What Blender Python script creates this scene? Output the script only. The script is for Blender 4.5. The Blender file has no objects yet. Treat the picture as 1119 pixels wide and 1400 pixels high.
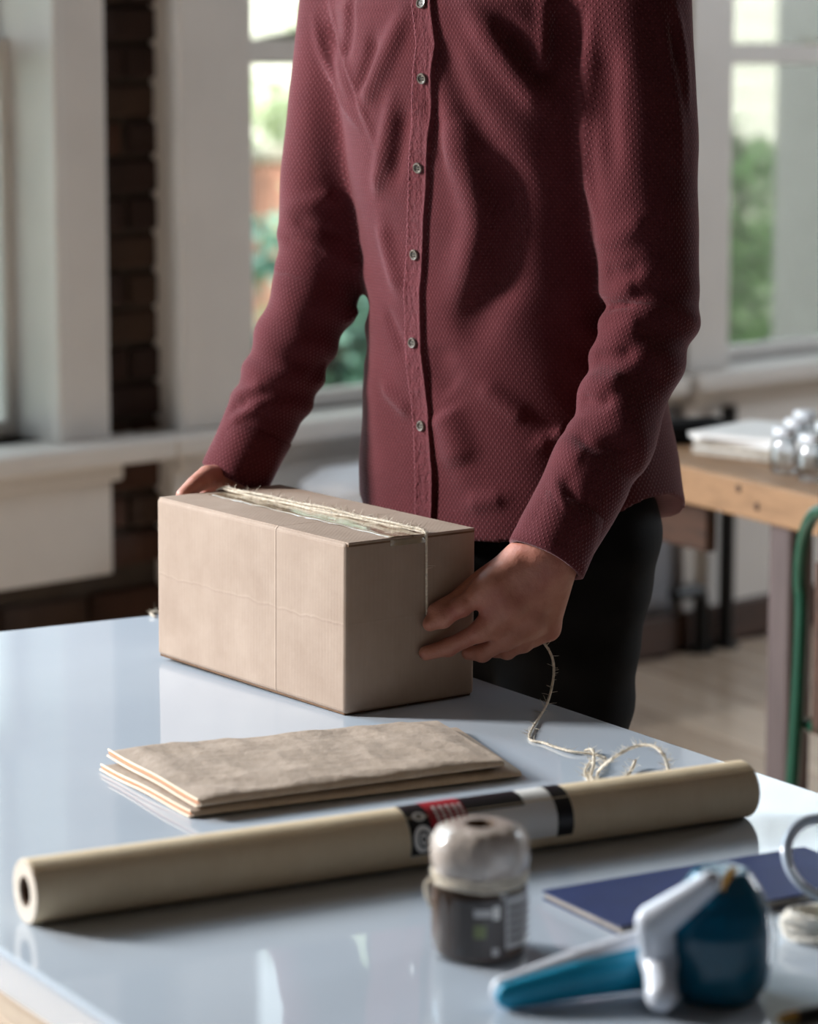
import bpy, bmesh, math, random
import numpy as np
from mathutils import Vector, Matrix
random.seed(7); np.random.seed(7)
SC = bpy.context.scene
COL = SC.collection

# ------------------------------------------------------------------ camera, world, light, exposure
F, HOR, CX, CY, CZ = 3963.0, 90.0, 559.5, 700.0, 1.42
PITCH = math.atan((CY - HOR) / F)
cam_d = bpy.data.cameras.new('camera')
cam = bpy.data.objects.new('camera', cam_d); COL.objects.link(cam)
cam.location = (0, 0, CZ); cam.rotation_euler = (math.pi/2 - PITCH, 0, 0)
cam_d.sensor_fit = 'HORIZONTAL'; cam_d.sensor_width = 24.0; cam_d.lens = F*24/1119
cam_d.clip_start = 0.05; cam_d.clip_end = 300
cam_d.dof.use_dof = True; cam_d.dof.focus_distance = 2.98; cam_d.dof.aperture_fstop = 3.8
SC.camera = cam
SC.view_settings.view_transform = 'Standard'; SC.view_settings.look = 'None'
SC.view_settings.gamma = 1.0; SC.view_settings.use_curve_mapping = False
SC.view_settings.exposure = 0.0
SC.cycles.use_denoising = True
SC.cycles.max_bounces = 8; SC.cycles.diffuse_bounces = 4; SC.cycles.transparent_max_bounces = 12
SC.cycles.sample_clamp_indirect = 6.0
SC.cycles.caustics_reflective = False; SC.cycles.caustics_refractive = False

world = bpy.data.worlds.new('overcast_sky'); SC.world = world; world.use_nodes = True
bgn = world.node_tree.nodes['Background']
bgn.inputs[0].default_value = (0.86, 0.94, 1.0, 1); bgn.inputs[1].default_value = 2.6

# wall frame: local x runs along the window wall, local y points outdoors
WALL = Matrix.Translation((-0.66, 5.70, 0)) @ Matrix.Rotation(math.radians(45), 4, 'Z')
def wp(s, t, z): return WALL @ Vector((s, t, z))

def area(name, loc, target, sx, sy, power, color):
    d = bpy.data.lights.new(name, 'AREA'); d.shape = 'RECTANGLE'; d.size = sx; d.size_y = sy
    d.energy = power; d.color = color
    o = bpy.data.objects.new(name, d); COL.objects.link(o); o.location = loc
    o.rotation_euler = (Vector(target) - Vector(loc)).to_track_quat('-Z', 'Y').to_euler()
    return o
# daylight through the windows further along the same wall, left of the frame
area('daylight_key', wp(-3.35, 0.12, 2.15), (0.0, 3.0, 1.15), 0.45, 0.75, 245, (0.97, 0.97, 0.97))
area('daylight_sky', wp(-1.95, 0.12, 2.6), (0.0, 2.4, 0.76), 0.8, 1.4, 60, (0.62, 0.84, 1.0))
# daylight from the windows of the far right-hand wall, outside the frame
area('daylight_right', wp(5.9, -3.0, 2.5), wp(2.4, -1.7, 0.1), 1.6, 2.0, 215, (0.84, 0.92, 1.0))
sun_d = bpy.data.lights.new('sun', 'SUN'); sun_d.energy = 8.0; sun_d.angle = 0.03; sun_d.color = (1, 0.95, 0.82)
sun = bpy.data.objects.new('sun', sun_d); COL.objects.link(sun)
sun.rotation_euler = (WALL.to_3x3() @ Vector((-0.25, 0.75, -0.8))).to_track_quat('-Z', 'Y').to_euler()

# ------------------------------------------------------------------ helpers
cp_, sp_ = math.cos(PITCH), math.sin(PITCH)
RV, DV, UV_ = np.array([1., 0, 0]), np.array([0, cp_, -sp_]), np.array([0, sp_, cp_])
OV = np.array([0, 0, CZ])
def ray(x, y): return (x-CX)/F*RV - (y-CY)/F*UV_ + DV
def atz(x, y, z):
    v = ray(x, y); return OV + (z-CZ)/v[2]*v
def aty(x, y, Y):
    v = ray(x, y); return OV + Y/v[1]*v
def atplane(x, y, p, n):
    v = ray(x, y); return OV + np.dot(np.asarray(p)-OV, n)/np.dot(v, n)*v

def lin(h):
    h = h.lstrip('#'); c = [int(h[i:i+2], 16)/255 for i in (0, 2, 4)]
    return tuple((v/12.92 if v <= .04045 else ((v+.055)/1.055)**2.4) for v in c) + (1,)

class NT:
    def __init__(s, name):
        s.m = bpy.data.materials.new(name); s.m.use_nodes = True
        s.t = s.m.node_tree; s.b = s.t.nodes['Principled BSDF']; s.out = s.t.nodes['Material Output']
    def n(s, typ, **kw):
        x = s.t.nodes.new(typ)
        for k, v in kw.items(): setattr(x, k, v)
        return x
    def l(s, a, b): s.t.links.new(a, b)
    def math(s, op, a, b=None, c=None):
        x = s.n('ShaderNodeMath', operation=op)
        for i, v in enumerate((a, b, c)):
            if v is None: continue
            if isinstance(v, (int, float)): x.inputs[i].default_value = v
            else: s.l(v, x.inputs[i])
        return x.outputs[0]
    def coords(s, kind='Object', scale=(1, 1, 1)):
        tc = s.n('ShaderNodeTexCoord'); mp = s.n('ShaderNodeMapping'); mp.inputs['Scale'].default_value = scale
        s.l(tc.outputs[kind], mp.inputs[0]); return mp.outputs[0]
    def noise(s, vec, scale, detail=3, rough=.5):
        x = s.n('ShaderNodeTexNoise'); s.l(vec, x.inputs['Vector'])
        x.inputs['Scale'].default_value = scale; x.inputs['Detail'].default_value = detail
        x.inputs['Roughness'].default_value = rough; return x.outputs[0]
    def ramp(s, fac, stops):
        x = s.n('ShaderNodeValToRGB'); s.l(fac, x.inputs[0]); e = x.color_ramp.elements
        while len(e) < len(stops): e.new(0.5)
        for i, (p, c) in enumerate(stops): e[i].position = p; e[i].color = c
        return x.outputs[0]
    def bump(s, h, dist, strength=1.0, normal=None):
        x = s.n('ShaderNodeBump'); x.inputs['Distance'].default_value = dist; x.inputs['Strength'].default_value = strength
        s.l(h, x.inputs['Height'])
        if normal is not None: s.l(normal, x.inputs['Normal'])
        s.l(x.outputs[0], s.b.inputs['Normal']); return x.outputs[0]
def setp(b, **kw):
    for k, v in kw.items(): b.inputs[k.replace('_', ' ')].default_value = v
def simple(name, color, rough=.5, metal=0, var=.12, nscale=8, bump=0, bscale=60, spec=.5, coat=0, coord='Object'):
    """base colour with gentle procedural variation and fine relief"""
    t = NT(name); c = lin(color) if isinstance(color, str) else color
    v = t.coords(coord); f = t.noise(v, nscale, 4)
    a = tuple(x*(1-var) for x in c[:3])+(1,); b = tuple(min(1, x*(1+var)) for x in c[:3])+(1,)
    t.l(t.ramp(f, [(.3, a), (.7, b)]), t.b.inputs['Base Color'])
    setp(t.b, Roughness=rough, Metallic=metal); t.b.inputs['Specular IOR Level'].default_value = spec
    if coat: setp(t.b, Coat_Weight=coat, Coat_Roughness=.05)
    if bump: t.bump(t.noise(v, bscale, 3), bump)
    return t.m

MATW = {}
def link(o, parent=None, M=None):
    COL.objects.link(o)
    if parent is not None:
        o.parent = parent; MATW[o.name] = MATW[parent.name]
    return o
def empty(name, loc=(0, 0, 0), rz=0.0, M=None):
    o = bpy.data.objects.new(name, None); COL.objects.link(o); o.empty_display_size = .05
    M = M if M is not None else Matrix.Translation(loc) @ Matrix.Rotation(rz, 4, 'Z')
    o.matrix_world = M; MATW[o.name] = M.copy(); return o
def tag(o, label, cat, group=None, kind=None):
    o['label'] = label; o['category'] = cat
    if group: o['group'] = group
    if kind: o['kind'] = kind
    return o
def finish(name, me, mat, parent=None, M=None, world=False, smooth=True, angle=40):
    """M: matrix of a top-level mesh; world=True: vertices are in world space and get moved to the parent's / M's frame"""
    o = bpy.data.objects.new(name, me)
    base = MATW[parent.name] if parent is not None else (M if M is not None else Matrix.Identity(4))
    if world: me.transform(base.inverted())
    if mat is not None:
        for mm in (mat if isinstance(mat, list) else [mat]): me.materials.append(mm)
    COL.objects.link(o)
    if parent is not None: o.parent = parent; MATW[o.name] = base.copy()
    else:
        o.matrix_world = base; MATW[o.name] = base.copy()
    if smooth:
        me.shade_smooth()
        if angle < 180: me.set_sharp_from_angle(angle=math.radians(angle))
        if len(me.polygons) < 260 and angle < 180:      # big flat faces of bevelled boxes keep their own normal
            ar = sorted(p.area for p in me.polygons); med = ar[len(ar)//2]
            for p in me.polygons:
                if p.area > 5*med: p.use_smooth = False
    return o
def obj(name, bm, mat, parent=None, M=None, world=False, smooth=True, angle=40):
    bmesh.ops.recalc_face_normals(bm, faces=bm.faces[:])
    me = bpy.data.meshes.new(name); bm.to_mesh(me); bm.free()
    return finish(name, me, mat, parent, M, world, smooth, angle)

def box(bm, lo, hi, bev=0.0, seg=1, M=None, mi=0):
    lo, hi = Vector(lo), Vector(hi)
    r = bmesh.ops.create_cube(bm, size=1.0); vs = r['verts']
    for v in vs: v.co = Vector((lo[i]+(v.co[i]+.5)*(hi[i]-lo[i]) for i in range(3)))
    fs = list({f for v in vs for f in v.link_faces})
    for f in fs: f.material_index = mi
    if bev > 0:
        es = list({e for v in vs for e in v.link_edges})
        rb = bmesh.ops.bevel(bm, geom=es, offset=bev, segments=seg, affect='EDGES', profile=.5)
        vs = list({v for f in rb['faces'] for v in f.verts} | {v for v in vs if v.is_valid})
    if M is not None: bmesh.ops.transform(bm, matrix=M, verts=[v for v in vs if v.is_valid])
    return bm
def newbox(lo, hi, bev=0.0, seg=1, M=None):
    return box(bmesh.new(), lo, hi, bev, seg, M)
def catmull(P, n):
    P = [np.asarray(p, float) for p in P]; Q = [2*P[0]-P[1]]+P+[2*P[-1]-P[-2]]; out = []
    for i in range(1, len(Q)-2):
        for k in range(n):
            t = k/n; a, b, c, d = Q[i-1:i+3]
            out.append(.5*((2*b)+(c-a)*t+(2*a-5*b+4*c-d)*t*t+(3*b-a-3*c+d)*t**3))
    out.append(P[-1]); return out
def tube(bm, P, r, sides=8, closed=False, cap=True, mi=0):
    P = [Vector(p) for p in P]; n = len(P)
    rr = r if hasattr(r, '__len__') else [r]*n
    T = []
    for i in range(n):
        a = P[i-1] if (i > 0 or closed) else P[i]; b = P[(i+1) % n] if (i < n-1 or closed) else P[i]
        T.append((b-a).normalized())
    up = Vector((0, 0, 1)) if abs(T[0].z) < .9 else Vector((1, 0, 0))
    N = (up - T[0]*up.dot(T[0])).normalized(); rings = []
    for i in range(n):
        N = (N - T[i]*N.dot(T[i])).normalized(); B = T[i].cross(N)
        rings.append([bm.verts.new(P[i]+(N*math.cos(2*math.pi*k/sides)+B*math.sin(2*math.pi*k/sides))*rr[i]) for k in range(sides)])
    for i in range(n if closed else n-1):
        a, b = rings[i], rings[(i+1) % n]
        for k in range(sides):
            f = bm.faces.new((a[k], a[(k+1) % sides], b[(k+1) % sides], b[k])); f.material_index = mi
    if cap and not closed:
        bm.faces.new(rings[0][::-1]); bm.faces.new(rings[-1])
    return bm
def lathe(bm, prof, seg=32, M=None, mi=0):
    """prof: list of (r, z); r=0 ends are closed with a pole"""
    rings = []; new = []
    for r, z in prof:
        if r < 1e-6: vs = [bm.verts.new((0, 0, z))]
        else: vs = [bm.verts.new((r*math.cos(2*math.pi*k/seg), r*math.sin(2*math.pi*k/seg), z)) for k in range(seg)]
        rings.append(vs); new += vs
    for a, b in zip(rings, rings[1:]):
        for k in range(seg):
            k2 = (k+1) % seg
            if len(a) == 1 and len(b) == 1: continue
            if len(a) == 1: f = bm.faces.new((a[0], b[k2], b[k]))
            elif len(b) == 1: f = bm.faces.new((a[k], a[k2], b[0]))
            else: f = bm.faces.new((a[k], a[k2], b[k2], b[k]))
            f.material_index = mi
    if M is not None: bmesh.ops.transform(bm, matrix=M, verts=new)
    return bm
def prism(bm, pts, z0, z1, bev=0, M=None):
    a = [bm.verts.new((p[0], p[1], z0)) for p in pts]; b = [bm.verts.new((p[0], p[1], z1)) for p in pts]
    n = len(pts); bm.faces.new(a[::-1]); bm.faces.new(b)
    for i in range(n): bm.faces.new((a[i], a[(i+1) % n], b[(i+1) % n], b[i]))
    if bev: bmesh.ops.bevel(bm, geom=list({e for v in a+b for e in v.link_edges}), offset=bev, segments=2, affect='EDGES')
    if M is not None: bmesh.ops.transform(bm, matrix=M, verts=bm.verts[:])
    return bm

# ---- signed distance surfaces (all organic forms: body, hands, shirt, trousers)
def rcone(P, a, b, r1, r2):
    a = np.asarray(a, np.float32); ab = np.asarray(b, np.float32)-a; L = float(ab@ab)
    q = P-a; t = np.clip(q@ab/L, 0, 1); q = q-t[:, None]*ab
    return np.sqrt(np.einsum('ij,ij->i', q, q))-(r1+t*np.float32(r2-r1))
def smin(a, b, k):
    h = np.clip(.5+.5*(b-a)/k, 0, 1); return b*(1-h)+a*h-k*h*(1-h)
def chain(P, pts, rs):
    d = None
    for i in range(len(pts)-1):
        e = rcone(P, pts[i], pts[i+1], rs[i], rs[i+1]); d = e if d is None else np.minimum(d, e)
    return d
def ellip(P, c, r, M=None):
    q = P-np.asarray(c, np.float32)
    if M is not None: q = q@np.asarray(M, np.float32)
    q = q/np.asarray(r, np.float32)
    k = np.sqrt(np.einsum('ij,ij->i', q, q)); return (k-1)*min(r)
def isomesh(fn, lo, hi, h, margin=.012):
    """surface nets on a narrow band"""
    lo = np.asarray(lo, np.float32); n = np.ceil((np.asarray(hi)-lo)/h).astype(int)+1; n = ((n+7)//8)*8
    nc = n//8; ax = [lo[i]+(np.arange(nc[i])*8+3.5)*h for i in range(3)]
    C = np.stack(np.meshgrid(*ax, indexing='ij'), -1).reshape(-1, 3).astype(np.float32)
    dc = fn(C).reshape(nc); near = np.abs(dc) < 8*h*.9+margin
    G = np.where(dc < 0, np.float32(-1), np.float32(1)); G = G.repeat(8, 0).repeat(8, 1).repeat(8, 2)
    m = near.repeat(8, 0).repeat(8, 1).repeat(8, 2); idx = np.argwhere(m)
    vals = np.empty(len(idx), np.float32); step = 400000
    for i in range(0, len(idx), step):
        vals[i:i+step] = fn((lo+idx[i:i+step]*h).astype(np.float32))
    G[m] = vals
    s = G < 0
    corners = [(i, j, k) for i in (0, 1) for j in (0, 1) for k in (0, 1)]
    cnt = np.zeros(n-1, np.int8)
    for c in corners: cnt += s[c[0]:n[0]-1+c[0], c[1]:n[1]-1+c[1], c[2]:n[2]-1+c[2]]
    cells = np.argwhere((cnt > 0) & (cnt < 8)); ci = -np.ones(n-1, np.int64); ci[tuple(cells.T)] = np.arange(len(cells))
    acc = np.zeros((len(cells), 3)); num = np.zeros(len(cells))
    cv = {c: G[cells[:, 0]+c[0], cells[:, 1]+c[1], cells[:, 2]+c[2]] for c in corners}
    for a in corners:
        for d in range(3):
            if a[d]: continue
            b = tuple(a[i]+(i == d) for i in range(3)); va, vb = cv[a], cv[b]; x = (va < 0) != (vb < 0)
            t = np.where(x, va/np.where(x, va-vb, 1), 0)
            p = np.tile(np.array(a, float), (len(cells), 1)); p[:, d] += t
            acc += p*x[:, None]; num += x
    V = lo+(cells+acc/num[:, None])*h
    quads = []
    for d in range(3):
        e1, e2 = [(1, 2), (2, 0), (0, 1)][d]
        sl = [slice(None)]*3; sl2 = [slice(None)]*3; sl[d] = slice(0, -1); sl2[d] = slice(1, None)
        A, B = s[tuple(sl)], s[tuple(sl2)]
        E = np.argwhere(A != B); E = E[(E[:, e1] > 0) & (E[:, e2] > 0) & (E[:, e1] < n[e1]-1) & (E[:, e2] < n[e2]-1)]
        fl = A[tuple(E.T)]
        q = []
        for o1, o2 in ((1, 1), (0, 1), (0, 0), (1, 0)):
            c = E.copy(); c[:, e1] -= o1; c[:, e2] -= o2; q.append(ci[tuple(c.T)])
        q = np.stack(q, 1); q[~fl] = q[~fl][:, ::-1]; quads.append(q)
    Q = np.concatenate(quads); return V, Q
def npmesh(name, V, Q):
    me = bpy.data.meshes.new(name); me.vertices.add(len(V)); me.vertices.foreach_set('co', np.asarray(V, np.float32).ravel())
    k = Q.shape[1]; me.loops.add(Q.size); me.loops.foreach_set('vertex_index', Q.astype(np.int32).ravel())
    me.polygons.add(len(Q)); me.polygons.foreach_set('loop_start', (np.arange(len(Q))*k).astype(np.int32))
    me.update(calc_edges=True); me.validate(); return me

# ------------------------------------------------------------------ materials
M_white = simple('painted_trim', '#d9d4cf', .45, var=.05, nscale=5, bump=.001, bscale=25)
M_wallp = simple('painted_plaster', '#cdc9c6', .7, var=.06, nscale=3, bump=.002, bscale=40)
M_wallp2 = simple('dark_brick_paint', '#3b2c23', .8, var=.1, nscale=3)
M_panel = simple('grey_panelling', '#85858a', .7, var=.05)
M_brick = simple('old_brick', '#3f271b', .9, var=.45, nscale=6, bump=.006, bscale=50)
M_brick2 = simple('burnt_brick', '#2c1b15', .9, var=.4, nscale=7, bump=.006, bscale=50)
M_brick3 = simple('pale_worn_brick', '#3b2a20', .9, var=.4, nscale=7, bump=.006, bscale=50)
M_mortar = simple('mortar', '#453c35', .95, var=.2, nscale=12, bump=.004)
M_ceiling = simple('ceiling_paint', '#6d6055', .8, var=.04)
def wood(name, dark, light, scale=(1, 12, 12), rough=.5, bump=.0006, rings=3.0):
    t = NT(name); v = t.coords('Object', scale); f = t.noise(v, rings, 6, .6)
    t.l(t.ramp(f, [(.25, lin(dark)), (.55, lin(light)), (.8, lin(dark))]), t.b.inputs['Base Color'])
    setp(t.b, Roughness=rough); t.bump(f, bump); return t.m
M_floorA = wood('floorboard_oak', '#bda892', '#dcc8b4', (.8, 9, 9), .24)
M_floorB = wood('floorboard_dark', '#a58e7a', '#ccb7a2', (.8, 9, 9), .26)
M_slab = wood('pine_slab', '#7c5e44', '#987556', (3, 14, 14), .55, .001)
M_leg = wood('grey_stained_wood', '#4a403f', '#5f5251', (8, 8, 1), .6)
M_dkwood = wood('dark_brown_wood', '#2e1e17', '#4a3124', (2, 10, 10), .6)
M_blackmetal = simple('black_metal', '#121315', .4, .3, var=.1)
M_green = simple('green_enamel', '#124331', .33, var=.18, nscale=12, coat=.5)
def glassmat(name, tint=(1, 1, 1, 1), gloss=.1):
    t = NT(name); t.t.nodes.remove(t.b)
    tr = t.n('ShaderNodeBsdfTransparent'); gl = t.n('ShaderNodeBsdfGlossy'); mx = t.n('ShaderNodeMixShader')
    lw = t.n('ShaderNodeLayerWeight'); lw.inputs[0].default_value = .25
    tr.inputs[0].default_value = tint; gl.inputs['Roughness'].default_value = .02
    v = t.coords('Object'); n = t.noise(v, 3)
    f = t.math('MULTIPLY_ADD', lw.outputs['Fresnel'], .7, gloss*.3); f = t.math('MULTIPLY_ADD', n, .02, f)
    t.l(f, mx.inputs[0]); t.l(tr.outputs[0], mx.inputs[1]); t.l(gl.outputs[0], mx.inputs[2]); t.l(mx.outputs[0], t.out.inputs[0])
    return t.m
M_pane = glassmat('window_glass', (.96, .98, .97, 1))
M_clear = glassmat('clear_plastic', (.93, .94, .95, 1), .25)
def glossy_table():
    t = NT('gloss_white_laminate'); v = t.coords('Object')
    f = t.noise(v, 3, 3); t.l(t.ramp(f, [(.3, lin('#b0b8c2')), (.7, lin('#b7bfc8'))]), t.b.inputs['Base Color'])
    setp(t.b, Roughness=.04, IOR=1.5); return t.m
M_table = glossy_table()
M_tedge = simple('table_edge_band', '#c9c8c6', .35, var=.04)

def cardboard(name='cardboard'):
    t = NT(name); tc = t.n('ShaderNodeTexCoord'); v = tc.outputs['Object']
    sx = t.n('ShaderNodeSeparateXYZ'); t.l(v, sx.inputs[0]); X, Y, Z = sx.outputs
    n1 = t.noise(v, 14, 5, .6); n2 = t.noise(t.coords('Object', (320, 320, 25)), 1, 2)
    f = t.math('MULTIPLY_ADD', n2, .15, t.math('MULTIPLY', n1, .85))
    t.l(t.ramp(f, [(.3, lin('#958070')), (.7, lin('#a79383'))]), t.b.inputs['Base Color'])
    # corrugation, a vertical score line and a faint crushed line across the panel
    w = t.math('SINE', t.math('MULTIPLY', t.math('ADD', X, Y), 2*math.pi/.0055))
    c1 = t.math('SUBTRACT', 1, t.math('SMOOTH_MIN', t.math('DIVIDE', t.math('ABSOLUTE', t.math('ADD', X, .1265)), .0014), 1, .3))
    zz = t.math('MULTIPLY_ADD', t.noise(t.coords('Object', (30, 1, 1)), 1, 2), .01, Z)
    c2 = t.math('SUBTRACT', 1, t.math('SMOOTH_MIN', t.math('DIVIDE', t.math('ABSOLUTE', t.math('SUBTRACT', zz, .098)), .0022), 1, .3))
    h = t.math('MULTIPLY_ADD', w, .02, t.math('MULTIPLY', n1, .5))
    h = t.math('ADD', h, t.math('MULTIPLY', n2, .05))
    h = t.math('ADD', h, t.math('MULTIPLY', c1, .7)); h = t.math('ADD', h, t.math('MULTIPLY', c2, .15))
    setp(t.b, Roughness=.75); t.b.inputs['Specular IOR Level'].default_value = .25; t.bump(h, .0012); return t.m
M_card = cardboard()
M_carddk = simple('dark_cardboard', '#6b4f38', .9, var=.25, nscale=60)
M_tape = NT('packing_tape'); setp(M_tape.b, Roughness=.16, Coat_Weight=.6, Coat_Roughness=.1)
_v = M_tape.coords('Object'); M_tape.l(M_tape.ramp(M_tape.noise(_v, 30), [(.3, lin('#7d6d58')), (.7, lin('#8f7d66'))]), M_tape.b.inputs['Base Color'])
M_tape.bump(M_tape.noise(M_tape.coords('Object', (20, 90, 1)), 1, 3), .0012); M_tape = M_tape.m
M_twine = simple('jute_twine', '#d6cab8', .9, var=.25, nscale=300, bump=.0004, bscale=900)
M_fuzz = simple('jute_fibre', '#e2d7c4', .9, var=.1)
def kraft(name, a, b, wr=.0015, scale=40):
    t = NT(name); v = t.coords('Object'); n = t.noise(v, 25, 6, .65); n2 = t.noise(t.coords('Object', (400, 60, 60)), 1, 3)
    f = t.math('MULTIPLY_ADD', n2, .3, t.math('MULTIPLY', n, .7))
    t.l(t.ramp(f, [(.3, lin(a)), (.7, lin(b))]), t.b.inputs['Base Color']); setp(t.b, Roughness=.72); t.b.inputs['Specular IOR Level'].default_value = .3
    t.bump(t.noise(v, scale, 5, .6), wr); return t.m
M_env = kraft('crumpled_kraft', '#9a8877', '#ab998a', .0022, 45)
M_envin = simple('orange_lit_edge', '#c98a63', .8, var=.15)  # orange light on the envelope's inner edge, put into the colour
M_envedge = simple('lit_paper_edge', '#e2cdb4', .8, var=.1)  # paper edge made paler to paint the light falling on it
M_roll = kraft('kraft_roll_paper', '#d6bf9d', '#e2cdad', .0004, 30)
M_core = simple('cardboard_tube_core', '#5e4734', .9, var=.2)
M_rollend = simple('roll_paper_end', '#d8cbbb', .85, var=.12, nscale=200, bump=.0006, bscale=400)
M_blackp = simple('print_black', '#17171b', .35, var=.1)
M_redp = simple('print_red', '#a3202b', .4, var=.12, nscale=20)
M_whitep = simple('print_white', '#e8e4de', .4, var=.04)
M_navy = simple('navy_cover', '#22305a', .5, var=.12, nscale=30, bump=.0003, bscale=500)
M_paper = simple('white_paper', '#e4e3e2', .7, var=.05)
M_paperedge = simple('grey_paper_edge', '#a39a8e', .8, var=.25, nscale=60)
M_whpl = simple('white_plastic', '#dfe2ea', .25, var=.03, coat=.4)
def tealmat():
    t = NT('teal_plastic'); v = t.coords('Object'); n = t.noise(v, 12)
    t.l(t.ramp(n, [(.3, (0, .075, .14, 1)), (.7, (0, .125, .21, 1))]), t.b.inputs['Base Color'])
    setp(t.b, Roughness=.15, Coat_Weight=.25, Coat_Roughness=.04); t.bump(t.noise(v, 18), .0006); return t.m
M_teal = tealmat()
M_tealgrip = simple('teal_rubber_grip', '#0f9abf', .4, var=.08)
M_brass = simple('brass', '#c9a25a', .25, .9, var=.1)
M_cotton = simple('white_cotton_cord', '#e9e3d8', .85, var=.1, nscale=200, bump=.0005, bscale=600)

def fabric(name, base, weave=True, puck=False, amp=.00095):
    t = NT(name); uv = t.n('ShaderNodeUVMap'); uv.uv_map = 'UVMap'
    sx = t.n('ShaderNodeSeparateXYZ'); t.l(uv.outputs[0], sx.inputs[0]); U, V = sx.outputs[0], sx.outputs[1]
    obj_v = t.coords('Object'); n = t.noise(obj_v, 18, 4)
    warp = t.math('MULTIPLY_ADD', t.noise(obj_v, 60, 2), .9, 0)
    a = t.math('SINE', t.math('ADD', t.math('ADD', t.math('MULTIPLY', U, 2*math.pi/.0054), t.math('MULTIPLY', V, 2*math.pi/.0074)), warp))
    b = t.math('SINE', t.math('SUBTRACT', t.math('MULTIPLY', U, 2*math.pi/.0054), t.math('MULTIPLY', V, 2*math.pi/.0074)))
    h = t.math('POWER', t.math('MULTIPLY', t.math('MAXIMUM', a, 0), t.math('MAXIMUM', b, 0)), .6)
    fine = t.noise(obj_v, 900, 2)
    if puck:
        h = t.math('MULTIPLY_ADD', t.noise(t.coords('Object', (1, 1, .55)), 190, 4, .7), 3.2, t.math('MULTIPLY', h, .3))
    hh = t.math('MULTIPLY_ADD', fine, .15, h)
    c = base; dk = tuple(x*.62 for x in c[:3])+(1,); lt = tuple(x*1.22 for x in c[:3])+(1,)
    cf = t.math('MULTIPLY_ADD', n, .35, t.math('MULTIPLY', h, .5 if not puck else .22))
    t.l(t.ramp(cf, [(.15, dk), (.8, lt)]), t.b.inputs['Base Color'])
    setp(t.b, Roughness=.9, Sheen_Weight=.4, Sheen_Roughness=.35); t.b.inputs['Sheen Tint'].default_value = (1, .72, .76, 1); t.b.inputs['Specular IOR Level'].default_value = .12
    t.bump(hh, amp); return t.m
SHIRT = (.138, .029, .035, 1)
M_shirt = fabric('burgundy_weave', SHIRT)
M_placket = fabric('burgundy_placket', (.130, .029, .035, 1), puck=True, amp=.0014)
M_stitch = simple('stitch_thread', '#a5626a', .9, var=.2, nscale=200)
M_btn = simple('button_horn', '#6f6860', .25, var=.25, nscale=250, coat=.5)
M_black = simple('black_denim', '#08080a', .85, var=.3, nscale=40, bump=.0004, bscale=700, spec=.2)
def skinmat():
    t = NT('skin'); v = t.coords('Object'); n = t.noise(v, 22, 4); 
    t.l(t.ramp(n, [(.25, lin('#a5664f')), (.5, lin('#b47a67')), (.75, lin('#9a5546'))]), t.b.inputs['Base Color'])
    setp(t.b, Roughness=.5, Subsurface_Weight=.12, Subsurface_Scale=.006); t.b.inputs['Subsurface Radius'].default_value = (1, .35, .2)
    h = t.math('MULTIPLY_ADD', t.noise(v, 500, 3), .25, t.noise(v, 90, 4)); t.bump(h, .0012); return t.m
M_skin = skinmat()
M_hair = simple('brown_hair', '#3a271c', .6, var=.3, nscale=60, bump=.003, bscale=90)
M_eye = simple('eye_white', '#e8e2dc', .2, var=.02)
M_shoe = simple('shoe_leather', '#2a1d16', .4, var=.15, bump=.0005)

# ------------------------------------------------------------------ the room
def struct(o, label=None):
    o['kind'] = 'structure'
    if label: o['label'] = label
    return o
S0, S1, T0, ZC = -7.0, 6.0, -8.5, 4.2
TH = .22
# window openings along the wall: (s0, s1)
OPEN = [(-5.4, -4.3), (-3.9, -2.7), (-2.4, -1.5), (-1.28, -.04), (.383, 1.59), (1.981, 3.15), (3.9, 5.0)]
Z0, Z1 = .69, 3.75
bm = bmesh.new()
edges = [S0] + [x for o in OPEN for x in o] + [S1]
for i in range(0, len(edges), 2):
    a, b = edges[i], edges[i+1]
    box(bm, (a, .02, 0), (b, TH, ZC))
for a, b in OPEN:
    box(bm, (a, .02, 0), (b, TH, Z0)); box(bm, (a, .02, Z1), (b, TH, ZC))
wall_back = struct(obj('wall_back', bm, M_mortar, None, WALL, smooth=False))
# bricks stand proud of the mortar face, only where brick shows between and below the windows
TB = .062
def brickrun(s0, s1, z0, z1, par):
    rows = int(round((z1-z0)/.075)); protos = {}
    for r in range(rows):
        z = z0+r*.075; x = s0-random.uniform(0, .01)-(.11 if r % 2 else 0)
        while x < s1:
            a, b = max(x, s0), min(x+.21, s1)
            if b-a > .03:
                key = (round(b-a, 2), random.randrange(3))
                if key not in protos:
                    me = obj('brick', newbox((-(b-a)/2+.0, -.055, .0), ((b-a)/2, 0, .064), .006), [M_brick, M_brick2, M_brick3][key[1]], par, smooth=False)
                    protos[key] = me
                    o = me
                else:
                    o = protos[key].copy(); COL.objects.link(o); o.parent = par
                o.location = ((a+b)/2+random.uniform(-.003, .003), TB+random.uniform(-.006, .004), z+.005)
                o.rotation_euler = (random.uniform(-.03, .03), random.uniform(-.015, .015), random.uniform(-.03, .03))
            x += .22
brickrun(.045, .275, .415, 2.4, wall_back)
brickrun(-1.5, .4, .0, .405, wall_back)
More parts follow.
